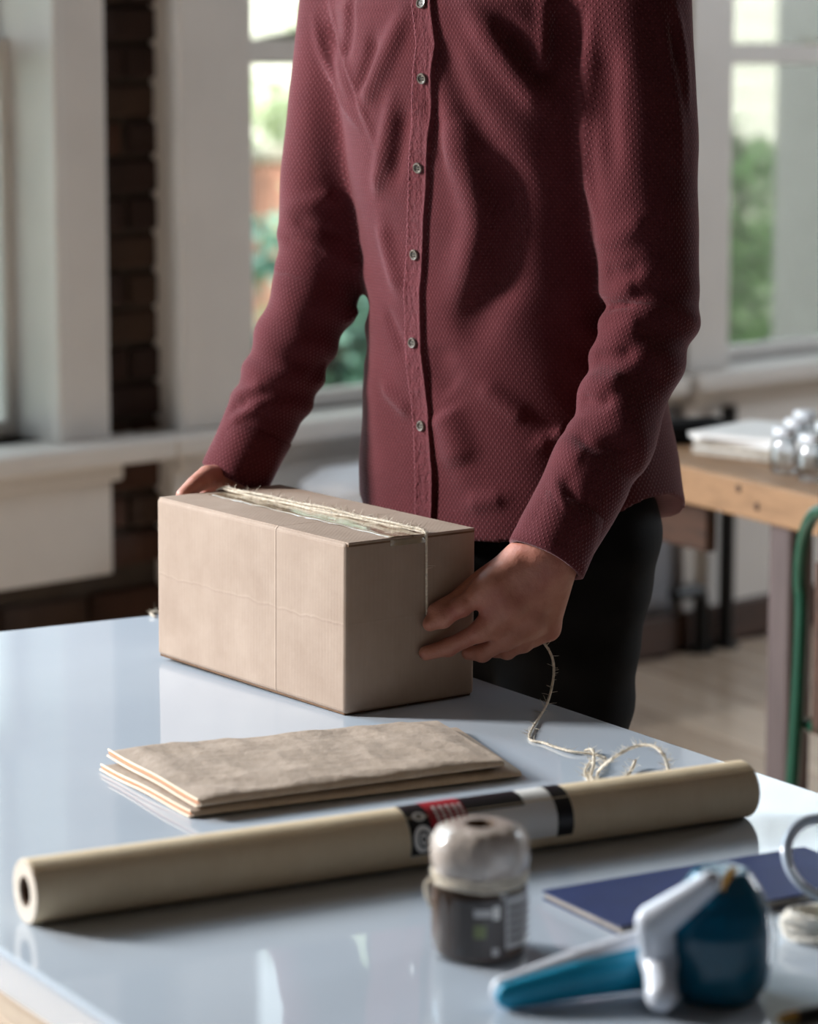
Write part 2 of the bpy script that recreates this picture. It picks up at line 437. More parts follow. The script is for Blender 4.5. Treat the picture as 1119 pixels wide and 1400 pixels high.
# other walls, ceiling
def wallbox(name, lo, hi, m):
    return struct(obj(name, newbox(lo, hi), m, None, WALL, smooth=False))
wallbox('wall_left', (S0-.2, T0, 0), (S0, TH, ZC), M_wallp2)
wallbox('wall_right', (S1, T0, 0), (S1+.2, TH, ZC), M_wallp)
wallbox('wall_front', (S0-.2, T0-.2, 0), (S1+.2, T0, ZC), M_wallp2)
wallbox('ceiling', (S0-.2, T0-.2, ZC), (S1+.2, TH, ZC+.2), M_ceiling)
floor = struct(obj('floor', newbox((S0-.2, T0-.2, -.2), (S1+.2, TH, -.012)), M_dkwood, None, WALL, smooth=False))
# floorboards, one object each, laid across the room
FA = math.radians(-62-45); fd = Vector((math.cos(FA), math.sin(FA))); fn_ = Vector((-fd.y, fd.x))
for i in range(-34, 36):
    w = .125; o0 = Vector((.6, -2.4))+fn_*(i*w)
    lo, hi = (-.06-o0.y)/fd.y, (T0+.1-o0.y)/fd.y          # clip each row at the window wall and the front wall
    lo, hi = min(lo, hi), max(lo, hi); hi = min(hi, lo+7.2)
    cuts = [lo]+[c for c in (lo+(i*.731) % 2.2+.3+k*2.2 for k in range(5)) if c < hi-.3]+[hi]
    for k, (a, b) in enumerate(zip(cuts, cuts[1:])):
        if not (S0+.2 < o0.x+fd.x*a < S1-.2 and S0+.2 < o0.x+fd.x*b < S1-.2): continue
        L = b-a; o = obj('floorboard', newbox((0, -w/2+.0012, -.02), (L-.003, w/2-.0012, 0), .0015), [M_floorA, M_floorB][(i*7+k*3) % 5 % 2], floor, smooth=False)
        o.location = (o0.x+fd.x*a, o0.y+fd.y*a, random.uniform(-.0008, .0006)); o.rotation_euler = (0, 0, FA)
# windows: casing, jambs, sashes, panes, sill, apron
def window(n, a, b, apron, cas, proud=.035, y0=.045, stile=.058, rail=(1.425, 1.475)):
    w = struct(empty('window_%d' % n, M=WALL @ Matrix.Translation((a, 0, 0)))); L = b-a
    def part(nm, bmm, m=M_white): return obj(nm, bmm, m, w, angle=30)
    cl, cr = cas
    part('casing', newbox((-cl, -proud, Z0), (.0, .03, Z1+.05), .006, 2)); part('casing', newbox((L+.012, -.035, Z0), (L+cr, .03, Z1+.05), .006, 2))
    part('casing', newbox((-cl, -.04, Z1), (L+cr, .03, Z1+.16), .006, 2))
    part('jamb', newbox((-.03, -.02, Z0), (.0, .2, Z1), .003)); part('jamb', newbox((L, -.02, Z0), (L+.03, .2, Z1), .003))
    part('bead', newbox((L-.004, -.046, Z0), (L+.016, -.01, Z1), .007, 3))
    part('head_jamb', newbox((-.03, -.02, Z1-.03), (L+.03, .2, Z1), .004))
    # lower and upper sash
    for lo, hi, y in ((Z0, rail[1], y0), (rail[0], Z1-.03, y0+.042)):
        bmm = bmesh.new()
        for e0, e1 in ((0, .045), (L-stile, L)): box(bmm, (e0, y, lo), (e1, y+.04, hi), .004)
        box(bmm, (.045, y, lo), (L-stile, y+.04, lo+.035), .004); box(bmm, (.045, y, hi-.05), (L-stile, y+.04, hi), .004)
        sash = part('sash', bmm)
        obj('pane', newbox((.04, y+.018, lo+.03), (L-stile+.008, y+.022, hi-.045)), M_pane, sash, smooth=False)
    part('sash_lock', tube(tube(bmesh.new(), [(L/2-.03, .06, rail[1]+.006), (L/2+.03, .06, rail[1]+.006)], .008, 10), [(L/2, .055, rail[1]+.012), (L/2, .025, rail[1]+.02)], .005, 8), M_brass)
    part('sill', newbox((-cl-.06, -.12, Z0-.045), (L+cr+.1, .2, Z0), .01, 3))
    part('sill_moulding', newbox((-cl, -.06, Z0-.085), (L+cr+.012, .03, Z0-.045), .008, 2))
    part('apron', newbox((-cl, -.035, apron), (L+cr, .03, Z0-.08), .004, 2))
    return w
window(1, -1.25, -.07, .415, (.14, .131), y0=.10, stile=.022)
window(2, .413, 1.56, .06, (.193, .10), proud=.072)
window(3, 2.011, 3.12, .06, (.16, .14))
window(4, 3.93, 4.97, .06, (.14, .14))
# painted panelling and baseboard under windows two and three
struct(obj('trim_2', newbox((1.66, -.012, .61), (1.975, .03, 3.9)), M_wallp, None, WALL, smooth=False))
struct(obj('trim_3', newbox((3.3, -.012, .61), (3.88, .03, 3.9)), M_wallp, None, WALL, smooth=False))
pan = struct(obj('trim_1', newbox((1.62, -.012, .0), (5.9, .03, .61)), M_panel, None, WALL, smooth=False))
for s in (1.84, 2.36, 2.95, 3.55, 4.2, 4.9):
    obj('batten', newbox((s, -.026, .12), (s+.05, -.01, .6), .003), M_panel, pan, smooth=False)
struct(obj('baseboard_back', newbox((.3, -.045, 0), (5.9, .0, .10), .006, 2), M_dkwood, None, WALL))

# ------------------------------------------------------------------ outdoors
lawn_m = simple('lawn_grass', '#93a184', .9, var=.35, nscale=2.5, bump=.02, bscale=30)
struct(obj('lawn', newbox((-40, TH+.02, -.6), (45, 60, -.4)), lawn_m, None, WALL, smooth=False))
leafm = [simple('leaf_%s' % k, c, .55, var=.35, nscale=1.5) for k, c in (('lime', '#c6cfae'), ('mid', '#5f8a4a'), ('olive', '#a9b48c'), ('teal', '#5d8578'))]
bark = simple('bark', '#2c2820', .9, var=.3, nscale=12, bump=.01)
def tree(s, t, h, crown, nleaf, lm, label, branch=None, size=.16, cat='tree', trunk=.14, name='tree', clumps=26):
    e = empty(name, M=WALL @ Matrix.Translation((s, t, -.4))); tag(e, label, cat, 'garden plants outside the windows')
    rng = np.random.RandomState(int(abs(s*97+t*13))+1)
    b = bmesh.new(); top = crown[2]
    tube(b, catmull([(0, 0, 0), (.05, .03, h*.35), (-.04, .0, h*.6), (0, 0, top)], 5), list(np.linspace(trunk, trunk*.45, 16)), 9)
    obj('trunk', b, bark, e)
    if branch:
        for br in branch:
            b = bmesh.new(); P = catmull(br, 5); tube(b, P, list(np.linspace(.06, .03, len(P))), 8); obj('branch', b, bark, e)
    cx, cy, cz, rx, ry, rz = crown
    V = []; Q = []
    cc = rng.normal(size=(clumps, 3)); cc /= np.linalg.norm(cc, axis=1)[:, None]; cc *= rng.uniform(.45, 1, (clumps, 1))
    for i in range(nleaf):
        c = cc[i % clumps]; p = c+rng.normal(size=3)*.16; p = p*np.array([rx, ry, rz])+np.array([cx, cy, cz])
        a = rng.normal(size=3); a /= np.linalg.norm(a); bb = np.cross(a, rng.normal(size=3)); bb /= np.linalg.norm(bb)
        l = size*rng.uniform(.6, 1.2); k = len(V)
        V += [p-a*l*.5, p+bb*l*.28, p+a*l*.5, p-bb*l*.28]; Q.append((k, k+1, k+2, k+3))
    me = npmesh('foliage', np.array(V), np.array(Q)); o = finish('foliage', me, lm, e, smooth=False); o['kind'] = 'stuff'
    return e
tree(8.2, 7.5, 5.5, (0, 0, 4.3, 1.9, 1.6, 1.9), 2200, leafm[0], 'lime green tree with a slanting dark branch outside the middle window',
     branch=[[(0, 0, 2.0), (-.8, .1, 1.95), (-2.0, .2, 1.62)], [(0, 0, 2.2), (.6, .2, 2.9), (1.2, .3, 3.3)]], size=.2)
tree(13.4, 9, 2.2, (0, 0, .72, 1.3, .9, .6), 1300, leafm[1], 'low green bush outside the right window', cat='bush', name='bush', trunk=.05, size=.13)
tree(9.3, 6, 2.2, (0, 0, .55, .8, .7, .45), 1300, leafm[1], 'rounded green bush nearer the glass of the right window', cat='bush', name='bush', trunk=.05, size=.12)
tree(5.4, 5.0, 2, (0, 0, .55, .8, .6, .55), 1800, leafm[3], 'grey green bush low outside the middle window', cat='bush', name='bush', trunk=.05, size=.12)
tree(7.6, 6.6, 2, (0, 0, .7, .8, .6, .7), 1800, leafm[2], 'olive bush behind the sleeve outside the middle window', cat='bush', name='bush', trunk=.05, size=.12)
tree(14, 13, 2, (0, 0, 1.5, 2.6, .9, .9), 2400, leafm[0], 'broad lime hedge far behind the middle window', cat='hedge', name='hedge', trunk=.05, size=.2)
hs = empty('white_house', M=WALL @ Matrix.Translation((14, 17, -.4))); tag(hs, 'sunlit white clapboard house across the garden', 'house')
M_house = simple('white_clapboard', '#efece4', .7, var=.05)
for k in range(16): obj('clapboard', newbox((-3, -.03, k*.3), (22, .0, k*.3+.28), .008), M_house, hs, smooth=False)
obj('wall_core', newbox((-3, 0, 0), (22, .3, 4.9)), M_house, hs, smooth=False)
for k in range(5):
    wf = obj('window', newbox((-1+k*4.4, -.08, 2.4), (.1+k*4.4, -.02, 4.0), .02), M_white, hs, smooth=False); obj('window_pane', newbox((-.9+k*4.4, -.09, 2.5), (.0+k*4.4, -.075, 3.9)), M_navy, wf, smooth=False)
obj('roof', prism(bmesh.new(), [(-3.4, -.7), (22.4, -.7), (22.4, 3), (-3.4, 3)], 4.9, 5.05), M_dkwood, hs, smooth=False)
gw = empty('garden_wall', M=WALL @ Matrix.Translation((9.6, 9.6, -.4))); tag(gw, 'low pinkish brick garden wall beyond the bushes', 'wall')
obj('wall_body', newbox((-.4, 0, 0), (1.8, .3, 1.2), .02), simple('pink_brick', '#b98272', .9, var=.25, nscale=5, bump=.01), gw, smooth=False)
obj('coping', newbox((-.45, -.05, 1.2), (1.85, .35, 1.29), .02), M_paperedge, gw, smooth=False)
col_ = empty('porch_column', M=WALL @ Matrix.Translation((3.90, .95, -.4))); tag(col_, 'white square porch column outside the right window', 'column')
obj('shaft', newbox((-.2, -.2, 0), (.3, .2, 4.6), .012, 2), M_white, col_)
obj('corner_bead', tube(bmesh.new(), [(.0, -.205, .9), (.0, -.205, 4.6)], .016, 8), M_white, col_)
obj('plinth', newbox((-.25, -.25, 0), (.35, .25, .35), .012, 2), M_white, col_)

# ------------------------------------------------------------------ white table
D_ = np.array([.515, -.857, 0]); E_ = np.array([.857, .515, 0]); TZ = .76
RC = D_*(-3.133)+E_*1.661
TM = Matrix(((D_[0], -E_[0], 0, RC[0]), (D_[1], -E_[1], 0, RC[1]), (0, 0, 1, 0), (0, 0, 0, 1)))   # local x along the long edge, y across
TLEN, TWID = 2.15, .8385
table = empty('packing_table', M=TM); tag(table, 'glossy white packing table holding the cardboard box, envelopes and paper roll', 'table')
bm = newbox((0, 0, TZ-.034), (TLEN, TWID, TZ), .0045, 3); obj('tabletop', bm, M_table, table, angle=60)
for x in (.06, TLEN-.12):
    for y in (.06, TWID-.12): obj('leg', newbox((x, y, 0), (x+.06, y+.06, TZ-.034), .003), M_tedge, table, smooth=False)
for y in (.08, TWID-.1): obj('rail', newbox((.12, y, TZ-.1), (TLEN-.12, y+.02, TZ-.034), .002), M_tedge, table, smooth=False)

# ------------------------------------------------------------------ cardboard box
BO = Vector((-.0657, 2.9072, TZ+.0018)); BYAW = math.radians(-53.1)
BM_ = Matrix.Translation(BO) @ Matrix.Rotation(BYAW, 4, 'Z') @ Matrix.Rotation(.012, 4, 'Y')
BL, BW, BH = .362, .169, .179
carton = empty('cardboard_box', M=BM_); tag(carton, 'plain brown cardboard shipping box tied with twine on the white table', 'box')
bm = newbox((-BL, 0, 0), (0, BW, BH-.0004), .0048, 4)
obj('body', bm, M_card, carton, angle=50)
for y0, y1, nm in ((.003, BW/2-.0008, 'top_flap'), (BW/2+.0008, BW-.003, 'top_flap')):
    obj(nm, newbox((-BL+.001, y0, BH-.0026), (.0012, y1, BH), .0008, 2), M_card, carton)
obj('flap_gap_shade', newbox((-.0015, .003, BH-.0046), (.0007, BW-.003, BH-.0026)), M_carddk, carton, smooth=False)  # dark strip painting the shaded gap below the top flaps
for y0, y1 in ((.002, BW/2-.001), (BW/2+.001, BW-.002)):
    obj('bottom_flap', newbox((-BL+.002, y0, -.0016), (-.004, y1, .001), .0008), M_carddk, carton, smooth=False)
# tape along the seam, slightly wavy, folded over the right end
bm = bmesh.new(); NX = 60; grid = []
for i in range(NX+1):
    x = -BL+.02+(BL-.02)*i/NX; row = []
    for j in range(7):
        y = BW/2-.006+(j-3)*.0075; row.append(bm.verts.new((x, y, BH+.0005+.0004*math.sin(x*130+j)+.0003*math.sin(x*47+j*2))))
    grid.append(row)
row = [bm.verts.new((.0011, BW/2-.006+(j-3)*.0075, BH-.001)) for j in range(7)]; grid.append(row)
row = [bm.verts.new((.0011, BW/2-.006+(j-3)*.0075, BH-.009)) for j in range(7)]; grid.append(row)
for a, b in zip(grid, grid[1:]):
    for j in range(6): bm.faces.new((a[j], b[j], b[j+1], a[j+1]))
tp = obj('packing_tape', bm, M_tape, carton); tp['label'] = 'shiny tan tape along the top seam'
sol = tp.modifiers.new('thickness', 'SOLIDIFY'); sol.thickness = .0002

# ------------------------------------------------------------------ person: frame of the figure
PSI = math.radians(38); LV = np.array([math.cos(PSI), -math.sin(PSI), 0]); FV = np.array([-math.sin(PSI), -math.cos(PSI), 0])
def cen(z): 
    k = 1.40-np.asarray(z); return np.stack([.091+k*.078, 3.24+k*.10, np.asarray(z)*1.0], -1)
def pt(l, f, z): return cen(z)+l*LV+f*FV
SH_L, SH_R = pt(.194, 0, 1.497), pt(-.194, -.005, 1.497)
nR = np.array(BM_.to_3x3() @ Vector((1, 0, 0))); pR = np.array(BM_ @ Vector((0, 0, 0)))
def onbox(x, y, h): return atplane(x, y, pR+nR*h, nR)
EL_L = aty(893, 428, 3.085); EL_R = aty(437, 388, 3.33)
WR_L = onbox(748, 762, .066); WR_R = np.array([-.2, 3.305, .953])
print('wrists', WR_L, WR_R, 'elbows', EL_L, EL_R)

# ---- shirt
ZT = np.array([.78, .84, .90, .97, 1.05, 1.15, 1.24, 1.33, 1.42, 1.485, 1.525, 1.55, 1.575, 1.64])
AT = np.array([.212, .208, .203, .194, .183, .170, .172, .181, .186, .180, .150, .110, .075, .06])
BT = np.array([.165, .160, .154, .147, .138, .128, .127, .131, .130, .120, .100, .085, .072, .06])
def torso(P, ga=0.0):
    z = P[:, 2]; k = 1.40-z; qx = P[:, 0]-(.091+k*.078); qy = P[:, 1]-(3.24+k*.10)
    l = qx*LV[0]+qy*LV[1]; f = qx*FV[0]+qy*FV[1]
    a = np.interp(z, ZT, AT)+ga; b = np.interp(z, ZT, BT)+ga
    u = np.abs(l)/a; v = np.abs(f)/b; r = (u**2.25+v**2.25)**(1/2.25)
    d = (r-1)*np.minimum(a, b)*(.75+.25*np.clip(np.abs(l)/a, 0, 1))
    th = np.arctan2(l/a, f/b)
    return d, l, f, th
def arm_pts(S, E, W, cuff_back):
    m = (E+S)/2; return [S, m, E, (E+W)/2, W]
RA_L = [.062, .0575, .051, .0445, .041]; RA_R = [.058, .0545, .050, .0475, .040]
AL_, AR_ = arm_pts(SH_L, EL_L, WR_L, 0), arm_pts(SH_R, EL_R, WR_R, 0)
AR_[1] = AR_[1]+np.array([-.004, 0, 0]); AR_[3] = AR_[3]+np.array([.004, 0, -.004])
AL_[3] = AL_[3]+np.array([.014, .0, .004])
def endcut(P, A, B):      # plane at the wrist, outward along the arm
    ax = (B-A)/np.linalg.norm(B-A); return (P-B.astype(np.float32))@ax.astype(np.float32)
def sleeve(P, pts, rs):
    d = chain(P, pts, rs); return np.maximum(d, endcut(P, pts[-2], pts[-1]))
def shirt_base(P):
    d, l, f, th = torso(P); d = np.maximum(d, P[:, 2]-1.585)
    z = P[:, 2]; hem = .898+.052*np.abs(np.sin(th))**3+.006*np.cos(th)
    d = np.maximum(d, hem-z)
    # chest and shoulder yoke
    d = smin(d, rcone(P, pt(-.15, -.01, 1.512), pt(.15, -.01, 1.512), .062, .062), .04)
    a = sleeve(P, AL_, RA_L); b = sleeve(P, AR_, RA_R)
    d = smin(smin(d, a, .022), b, .022)
    neck = rcone(P, pt(0, .02, 1.53), pt(0, .045, 1.66), .052, .052)
    return np.maximum(d, -neck)
def march(fn, px, n=90):
    R_ = np.array([ray(x, y)/np.linalg.norm(ray(x, y)) for x, y in px]); t = np.full(len(px), 2.3)
    for _ in range(n):
        P = (OV+R_*t[:, None]).astype(np.float32); t += np.clip(fn(P)*.8, -.02, .06)
    return OV+R_*t[:, None]
FOLDS = [  # pixel polylines on the garment in the reference view: points, height mm (+ ridge / - valley), half width mm
 ([(748, -20), (750, 30), (746, 75), (738, 98)], 9, 9), ([(762, 0), (760, 60), (752, 110)], -8, 11),
 ([(640, 10), (680, 66), (720, 115), (748, 150)], 7, 13), ([(690, 30), (725, 85), (745, 110)], -5, 11),
 ([(608, 50), (622, 105), (642, 150), (675, 190)], -4, 13),
 ([(612, 165), (628, 205), (645, 250), (656, 300), (648, 345), (632, 395)], 9, 19),
 ([(676, 205), (690, 260), (690, 320), (680, 380), (655, 430), (640, 470)], -8, 22),
 ([(590, 130), (600, 180), (608, 230)], -3, 10),
 ([(483, -10), (478, 40), (472, 78)], -9, 9), ([(552, 20), (522, 88), (497, 140)], 7, 11), ([(512, 50), (505, 85), (493, 125)], -6, 9),
 ([(538, 130), (523, 215), (513, 262)], 6, 9), ([(556, 150), (548, 200), (538, 250)], -5, 8),
 ([(520, 300), (530, 350), (545, 400)], 4, 12),
 ([(452, -10), (460, 40), (472, 84), (492, 140), (519, 208)], 4, 5),
 ([(606, 560), (618, 590), (632, 640)], 6, 20), ([(604, 470), (606, 505), (625, 530)], -3, 18),
 ([(655, 525), (690, 552), (720, 575)], 3, 11), ([(527, 425), (540, 455), (553, 484)], -4, 7), ([(523, 525), (540, 545), (560, 565)], 4, 8),
 ([(735, 610), (765, 595), (790, 580)], 5, 8), ([(640, 690), (690, 680), (740, 670)], 3, 9),
 # left sleeve of the shirt (viewer's right)
 ([(812, 20), (806, 90), (803, 160), (807, 240), (818, 300)], 5, 9), ([(835, 60), (832, 150), (838, 240)], -5, 12),
 ([(818, 330), (850, 322), (885, 300)], 4, 12), ([(830, 372), (850, 374), (880, 366)], -9, 8), ([(822, 402), (845, 398), (870, 392)], 8, 9),
 ([(832, 424), (870, 418), (962, 420)], -7, 6), ([(818, 455), (845, 452), (880, 445)], 7, 11), ([(812, 488), (840, 490), (870, 478)], -6, 8),
 ([(805, 520), (830, 525), (850, 512)], 4, 9), ([(795, 545), (815, 552), (840, 545)], -4, 8),
 ([(786, 594), (815, 611), (862, 604)], -7, 6), ([(770, 600), (782, 622), (800, 628)], 4, 10), ([(757, 655), (768, 682), (778, 705)], 5, 6), ([(775, 650), (785, 690)], -2, 8),
 ([(905, 15), (912, 70), (925, 150), (930, 230)], 4, 6), ([(922, 5), (935, 80), (938, 150)], 4, 6), ([(918, 30), (925, 90)], -4, 6),
 # right sleeve of the shirt (viewer's left)
 ([(429, 25), (444, 80), (466, 132), (492, 172)], 5, 6), ([(452, 40), (466, 90), (490, 145)], -6, 8),
 ([(402, 300), (430, 312), (470, 322)], -6, 6), ([(392, 285), (430, 276), (460, 268)], 4, 9),
 ([(386, 321), (415, 336), (450, 350)], -6, 5), ([(378, 348), (410, 356), (440, 366)], 4, 7), ([(372, 372), (400, 380), (430, 388)], -6, 5),
 ([(364, 360), (390, 362)], 4, 6), ([(358, 396), (385, 393), (415, 398)], -6, 5), ([(350, 415), (380, 412), (410, 418)], 4, 7), ([(345, 428), (368, 436), (395, 444)], 4, 5),
 ([(336, 448), (362, 450), (400, 462)], -4, 7), ([(333, 472), (348, 462), (364, 454)], 4, 5), ([(322, 541), (340, 533), (362, 526)], 5, 6), ([(316, 556), (340, 552)], -4, 6),
 ([(314, 578), (338, 563), (362, 550)], 5, 6), ([(420, 520), (450, 500)], -4, 8), ([(470, 440), (490, 420)], 4, 7)]
allpx = [p for f in FOLDS for p in f[0]]; hitp = march(shirt_base, allpx); FP = []; i = 0
for pl_, amp, w in FOLDS:
    q = hitp[i:i+len(pl_)]; i += len(pl_)
    ok = [q[0]]
    for a in q[1:]:
        if abs(a[1]-ok[-1][1]) < .12 and a[1] < 3.7: ok.append(a)
    if len(ok) > 1: FP.append((np.array(catmull(ok, 4)), amp*.001, w*.001))
def folds(P):
    out = np.zeros(len(P), np.float32)
    for q, amp, w in FP:
        lo, hi = q.min(0)-3*w, q.max(0)+3*w
        m = np.flatnonzero(((P > lo) & (P < hi)).all(1))
        if not len(m): continue
        p = P[m]; best = np.full(len(p), 9., np.float32); tt = np.zeros(len(p), np.float32); n = len(q)-1
        for k in range(n):
            a = q[k].astype(np.float32); ab = (q[k+1]-q[k]).astype(np.float32); L = float(ab@ab)+1e-9
            r = p-a; t = np.clip(r@ab/L, 0, 1); r = r-t[:, None]*ab; dd = np.einsum('ij,ij->i', r, r)
            b = dd < best; best[b] = dd[b]; tt[b] = (k+t[b])/n
        taper = np.clip(np.minimum(tt, 1-tt)*4+.25, 0, 1)
        out[m] += float(np.clip(1.45*amp, -.75*w, .8*w))*np.exp(-best/(w*w))*taper
    return out
def vnoise(P, s, seed):
    rng = np.random.RandomState(seed); o = np.zeros(len(P), np.float32)
    for _ in range(5):
        k = rng.normal(size=3); k = k/np.linalg.norm(k)*s*rng.uniform(.6, 1.5); o += np.sin(P@k.astype(np.float32)+rng.uniform(0, 6.28))
    return o/3
def ringw(P, pts, t0, t1, freq, amp):
    """bunched rings on a sleeve between arm parameters t0..t1 measured along shoulder-elbow-wrist"""
    A, B = pts; ab = (B-A).astype(np.float32); L = float(ab@ab); q = P-A.astype(np.float32); t = q@ab/L
    q = q-np.clip(t, 0, 1)[:, None]*ab; near = np.exp(-np.maximum(np.sqrt((q*q).sum(1))-.06, 0)**2/.0004)
    env = np.clip((t-t0)/.12, 0, 1)*np.clip((t1-t)/.12, 0, 1)
    return amp*env*near*np.sin(t*freq+3.4*vnoise(P, 26, 3))
def shirt(P):
    d = shirt_base(P)
    z = P[:, 2]
    n = -.0022*vnoise(P, 22, 11)-.0010*vnoise(P, 60, 12)
    d = d+n*np.clip((1.55-z)/.2, .2, 1)-folds(P)
    d -= ringw(P, (AR_[2], AR_[4]), -.25, .72, 33, .0024)+ringw(P, (AL_[2], AL_[4]), -.15, .7, 28, .0028)
    return d
def prims(P):
    return torso(P)[0], chain(P, AL_, RA_L), chain(P, AR_, RA_R)
V, Q = isomesh(shirt, (-.33, 2.84, .84), (.42, 3.56, 1.66), .0036)
print('shirt', len(V), len(Q))
def shirt_uv(me, V, Q):
    c = V[Q].mean(1).astype(np.float32); lab = np.argmin(np.stack(prims(c), 1)+np.array([.0, .004, .004]), 1)
    P = V[Q.ravel()].astype(np.float32); lb = lab.repeat(4); uv = np.zeros((len(P), 2))
    k = 1.40-P[:, 2]; qx = P[:, 0]-(.091+k*.078); qy = P[:, 1]-(3.24+k*.10)
    th = np.arctan2(qx*LV[0]+qy*LV[1], qx*FV[0]+qy*FV[1]); uv[:, 0] = th*.158; uv[:, 1] = P[:, 2]
    for li, pts, r in ((1, AL_, .05), (2, AR_, .05)):
        m = lb == li; p = P[m]; d1 = rcone(p, pts[0], pts[2], .05, .05); d2 = rcone(p, pts[2], pts[4], .05, .05)
        u = np.zeros((len(p), 2)); 
        for A, B, off, sel in ((pts[0], pts[2], 0, d1 <= d2), (pts[2], pts[4], np.linalg.norm(pts[2]-pts[0]), d1 > d2)):
            ax = (B-A)/np.linalg.norm(B-A); e1 = np.cross(ax, [.3, .9, .1]); e1 /= np.linalg.norm(e1); e2 = np.cross(ax, e1)
            q = p-A; uu = np.arctan2(q@e1, q@e2)*r; vv = q@ax+off; u[sel, 0] = uu[sel]; u[sel, 1] = vv[sel]
        uv[m] = u
    # keep angles continuous inside a face
    g = uv[:, 0].reshape(-1, 4); per = np.where(lab == 0, .158, .05)*2*math.pi
    g += np.where(g-g[:, :1] > per[:, None]*.5, -per[:, None], 0)+np.where(g-g[:, :1] < -per[:, None]*.5, per[:, None], 0)
    uv[:, 0] = g.ravel(); l = me.uv_layers.new(name='UVMap'); l.data.foreach_set('uv', uv.astype(np.float32).ravel())

# ---- body
BASE = np.array([.10, 3.285, 0.0])
HPv = lambda l, f, z: BASE*[1, 1, 0]+l*LV+f*FV+np.array([0, 0, z])
HIPS = np.array([.128, 3.288, .90])
def leg_pts(s):
    return [HIPS+LV*.082*s+[0, 0, -.0], HPv(.085*s, .02, .47), HPv(.10*s, -.01, .08)]
HEADC = pt(0, .055, 1.715)+np.array([0, 0, 0])
tilt = math.radians(28); hf = FV*math.cos(tilt)+np.array([0, 0, -math.sin(tilt)]); hu = np.cross(LV*-1, hf)*-1
if hu[2] < 0: hu = -hu
HM = np.stack([LV, hf, hu], 1)
def hp(l, f, u): return HEADC+l*LV+f*hf+u*hu
def head(P):
    d = ellip(P, hp(0, -.012, .03), (.076, .095, .088), HM)
    d = smin(d, ellip(P, hp(0, .025, -.045), (.058, .066, .075), HM), .03)
    d = smin(d, rcone(P, hp(-.018, .075, -.1), hp(.018, .075, -.1), .018, .018), .03)   # chin
    d = smin(d, rcone(P, hp(-.03, .082, .025), hp(.03, .082, .025), .012, .012), .02)   # brow
    d = smin(d, rcone(P, hp(0, .088, .012), hp(0, .108, -.03), .009, .0145), .012)      # nose
    for s in (-1, 1):
        d = smin(d, rcone(P, hp(.004*s, .098, -.034), hp(.013*s, .094, -.034), .009, .007), .008)
        d = np.maximum(d, -(rcone(P, hp(.025*s, .099, .002), hp(.037*s, .095, .002), .0095, .0085)))
        d = smin(d, ellip(P, hp(.078*s, -.012, -.012), (.009, .02, .033), HM), .008)    # ear
        d = smin(d, rcone(P, hp(.038*s, .066, -.022), hp(.045*s, .045, -.05), .014, .017), .025); d = smin(d, chain(P, [hp(.017*s, .083, .009), hp(.031*s, .0845, .013), hp(.045*s, .075, .008)], [.004, .0045, .004]), .006)
    for u, r in ((-.062, .0075), (-.073, .0085)):                                        # lips
        d = smin(d, chain(P, [hp(-.02, .083, u), hp(0, .094, u), hp(.02, .083, u)], [r*.6, r, r*.6]), .006)
    d = smin(d, rcone(P, hp(0, -.035, -.06), pt(0, -.005, 1.50), .054, .06), .03)
    return d
def body(P):
    d = torso(P, -.03)[0]; d = np.maximum(np.maximum(d, 1.02-P[:, 2]), P[:, 2]-1.56)
    d = smin(d, ellip(P, HIPS+np.array([0, 0, .03]), (.128, .095, .14), np.stack([LV, FV, [0, 0, 1]], 1)), .05)
    d = smin(d, rcone(P, pt(-.15, -.01, 1.49), pt(.15, -.01, 1.49), .048, .048), .04)
    for A, s in ((AL_, 1), (AR_, -1)):
        d = smin(d, chain(P, A, [.046, .043, .037, .035, .027]), .03)
        q = leg_pts(s); d = smin(d, chain(P, q, [.078, .052, .036]), .05)
        d = smin(d, rcone(P, q[2], q[2]+FV*.12+np.array([0, 0, -.045]), .034, .024), .02)
    return smin(d, head(P), .03)

# ---- hands: joints placed on the box, each finger its own chain
def hand_sdf(W, PAL, FING, TH):
    def fn(P):
        d = None
        for a, b, r1, r2 in PAL:
            e = rcone(P, a, b, r1, r2); d = e if d is None else smin(d, e, .011)
        for fi, (pts, rs) in enumerate(FING):
            e = None
            for i in range(len(pts)-1):
                c = rcone(P, pts[i], pts[i+1], rs[i], rs[i+1]); e = c if e is None else smin(e, c, .003)
            # knuckle swellings
            for i in (1, 2): e = smin(e, rcone(P, pts[i], pts[i]+np.array([0, 0, 1e-4]), rs[i]*1.06, rs[i]*1.06), .004)
            k = smin(d, e, .007) if fi == 0 else smin(acc, e, .0055)
            acc = k
        e = chain(P, TH[0], TH[1]); return smin(acc, e, .009)
    return fn
h_ = onbox
Lidx = [h_(672, 800, .047), h_(632, 829, .033), h_(606, 846, .019), h_(588, 853, .0115)]
Lmid = [h_(694, 828, .052), h_(656, 864, .040), h_(613, 885, .0175), h_(583, 893, .0095)]
Lrin = [h_(722, 848, .052), h_(690, 876, .046), h_(660, 893, .027), h_(641, 893, .012)]
Lpin = [h_(748, 858, .047), h_(716, 880, .046), h_(694, 891, .030), h_(676, 891, .015)]
Lthu = [h_(712, 764, .045), h_(660, 795, .026), h_(624, 822, .013), h_(596, 835, .0105)]
LF = [(Lidx, [.0125, .0098, .0088, .0078]), (Lmid, [.0128, .0102, .0088, .0078]), (Lrin, [.012, .0098, .0085, .0074]), (Lpin, [.0108, .0086, .0074, .0066])]
wl_ = WR_L; ax = (WR_L-EL_L)/np.linalg.norm(WR_L-EL_L)
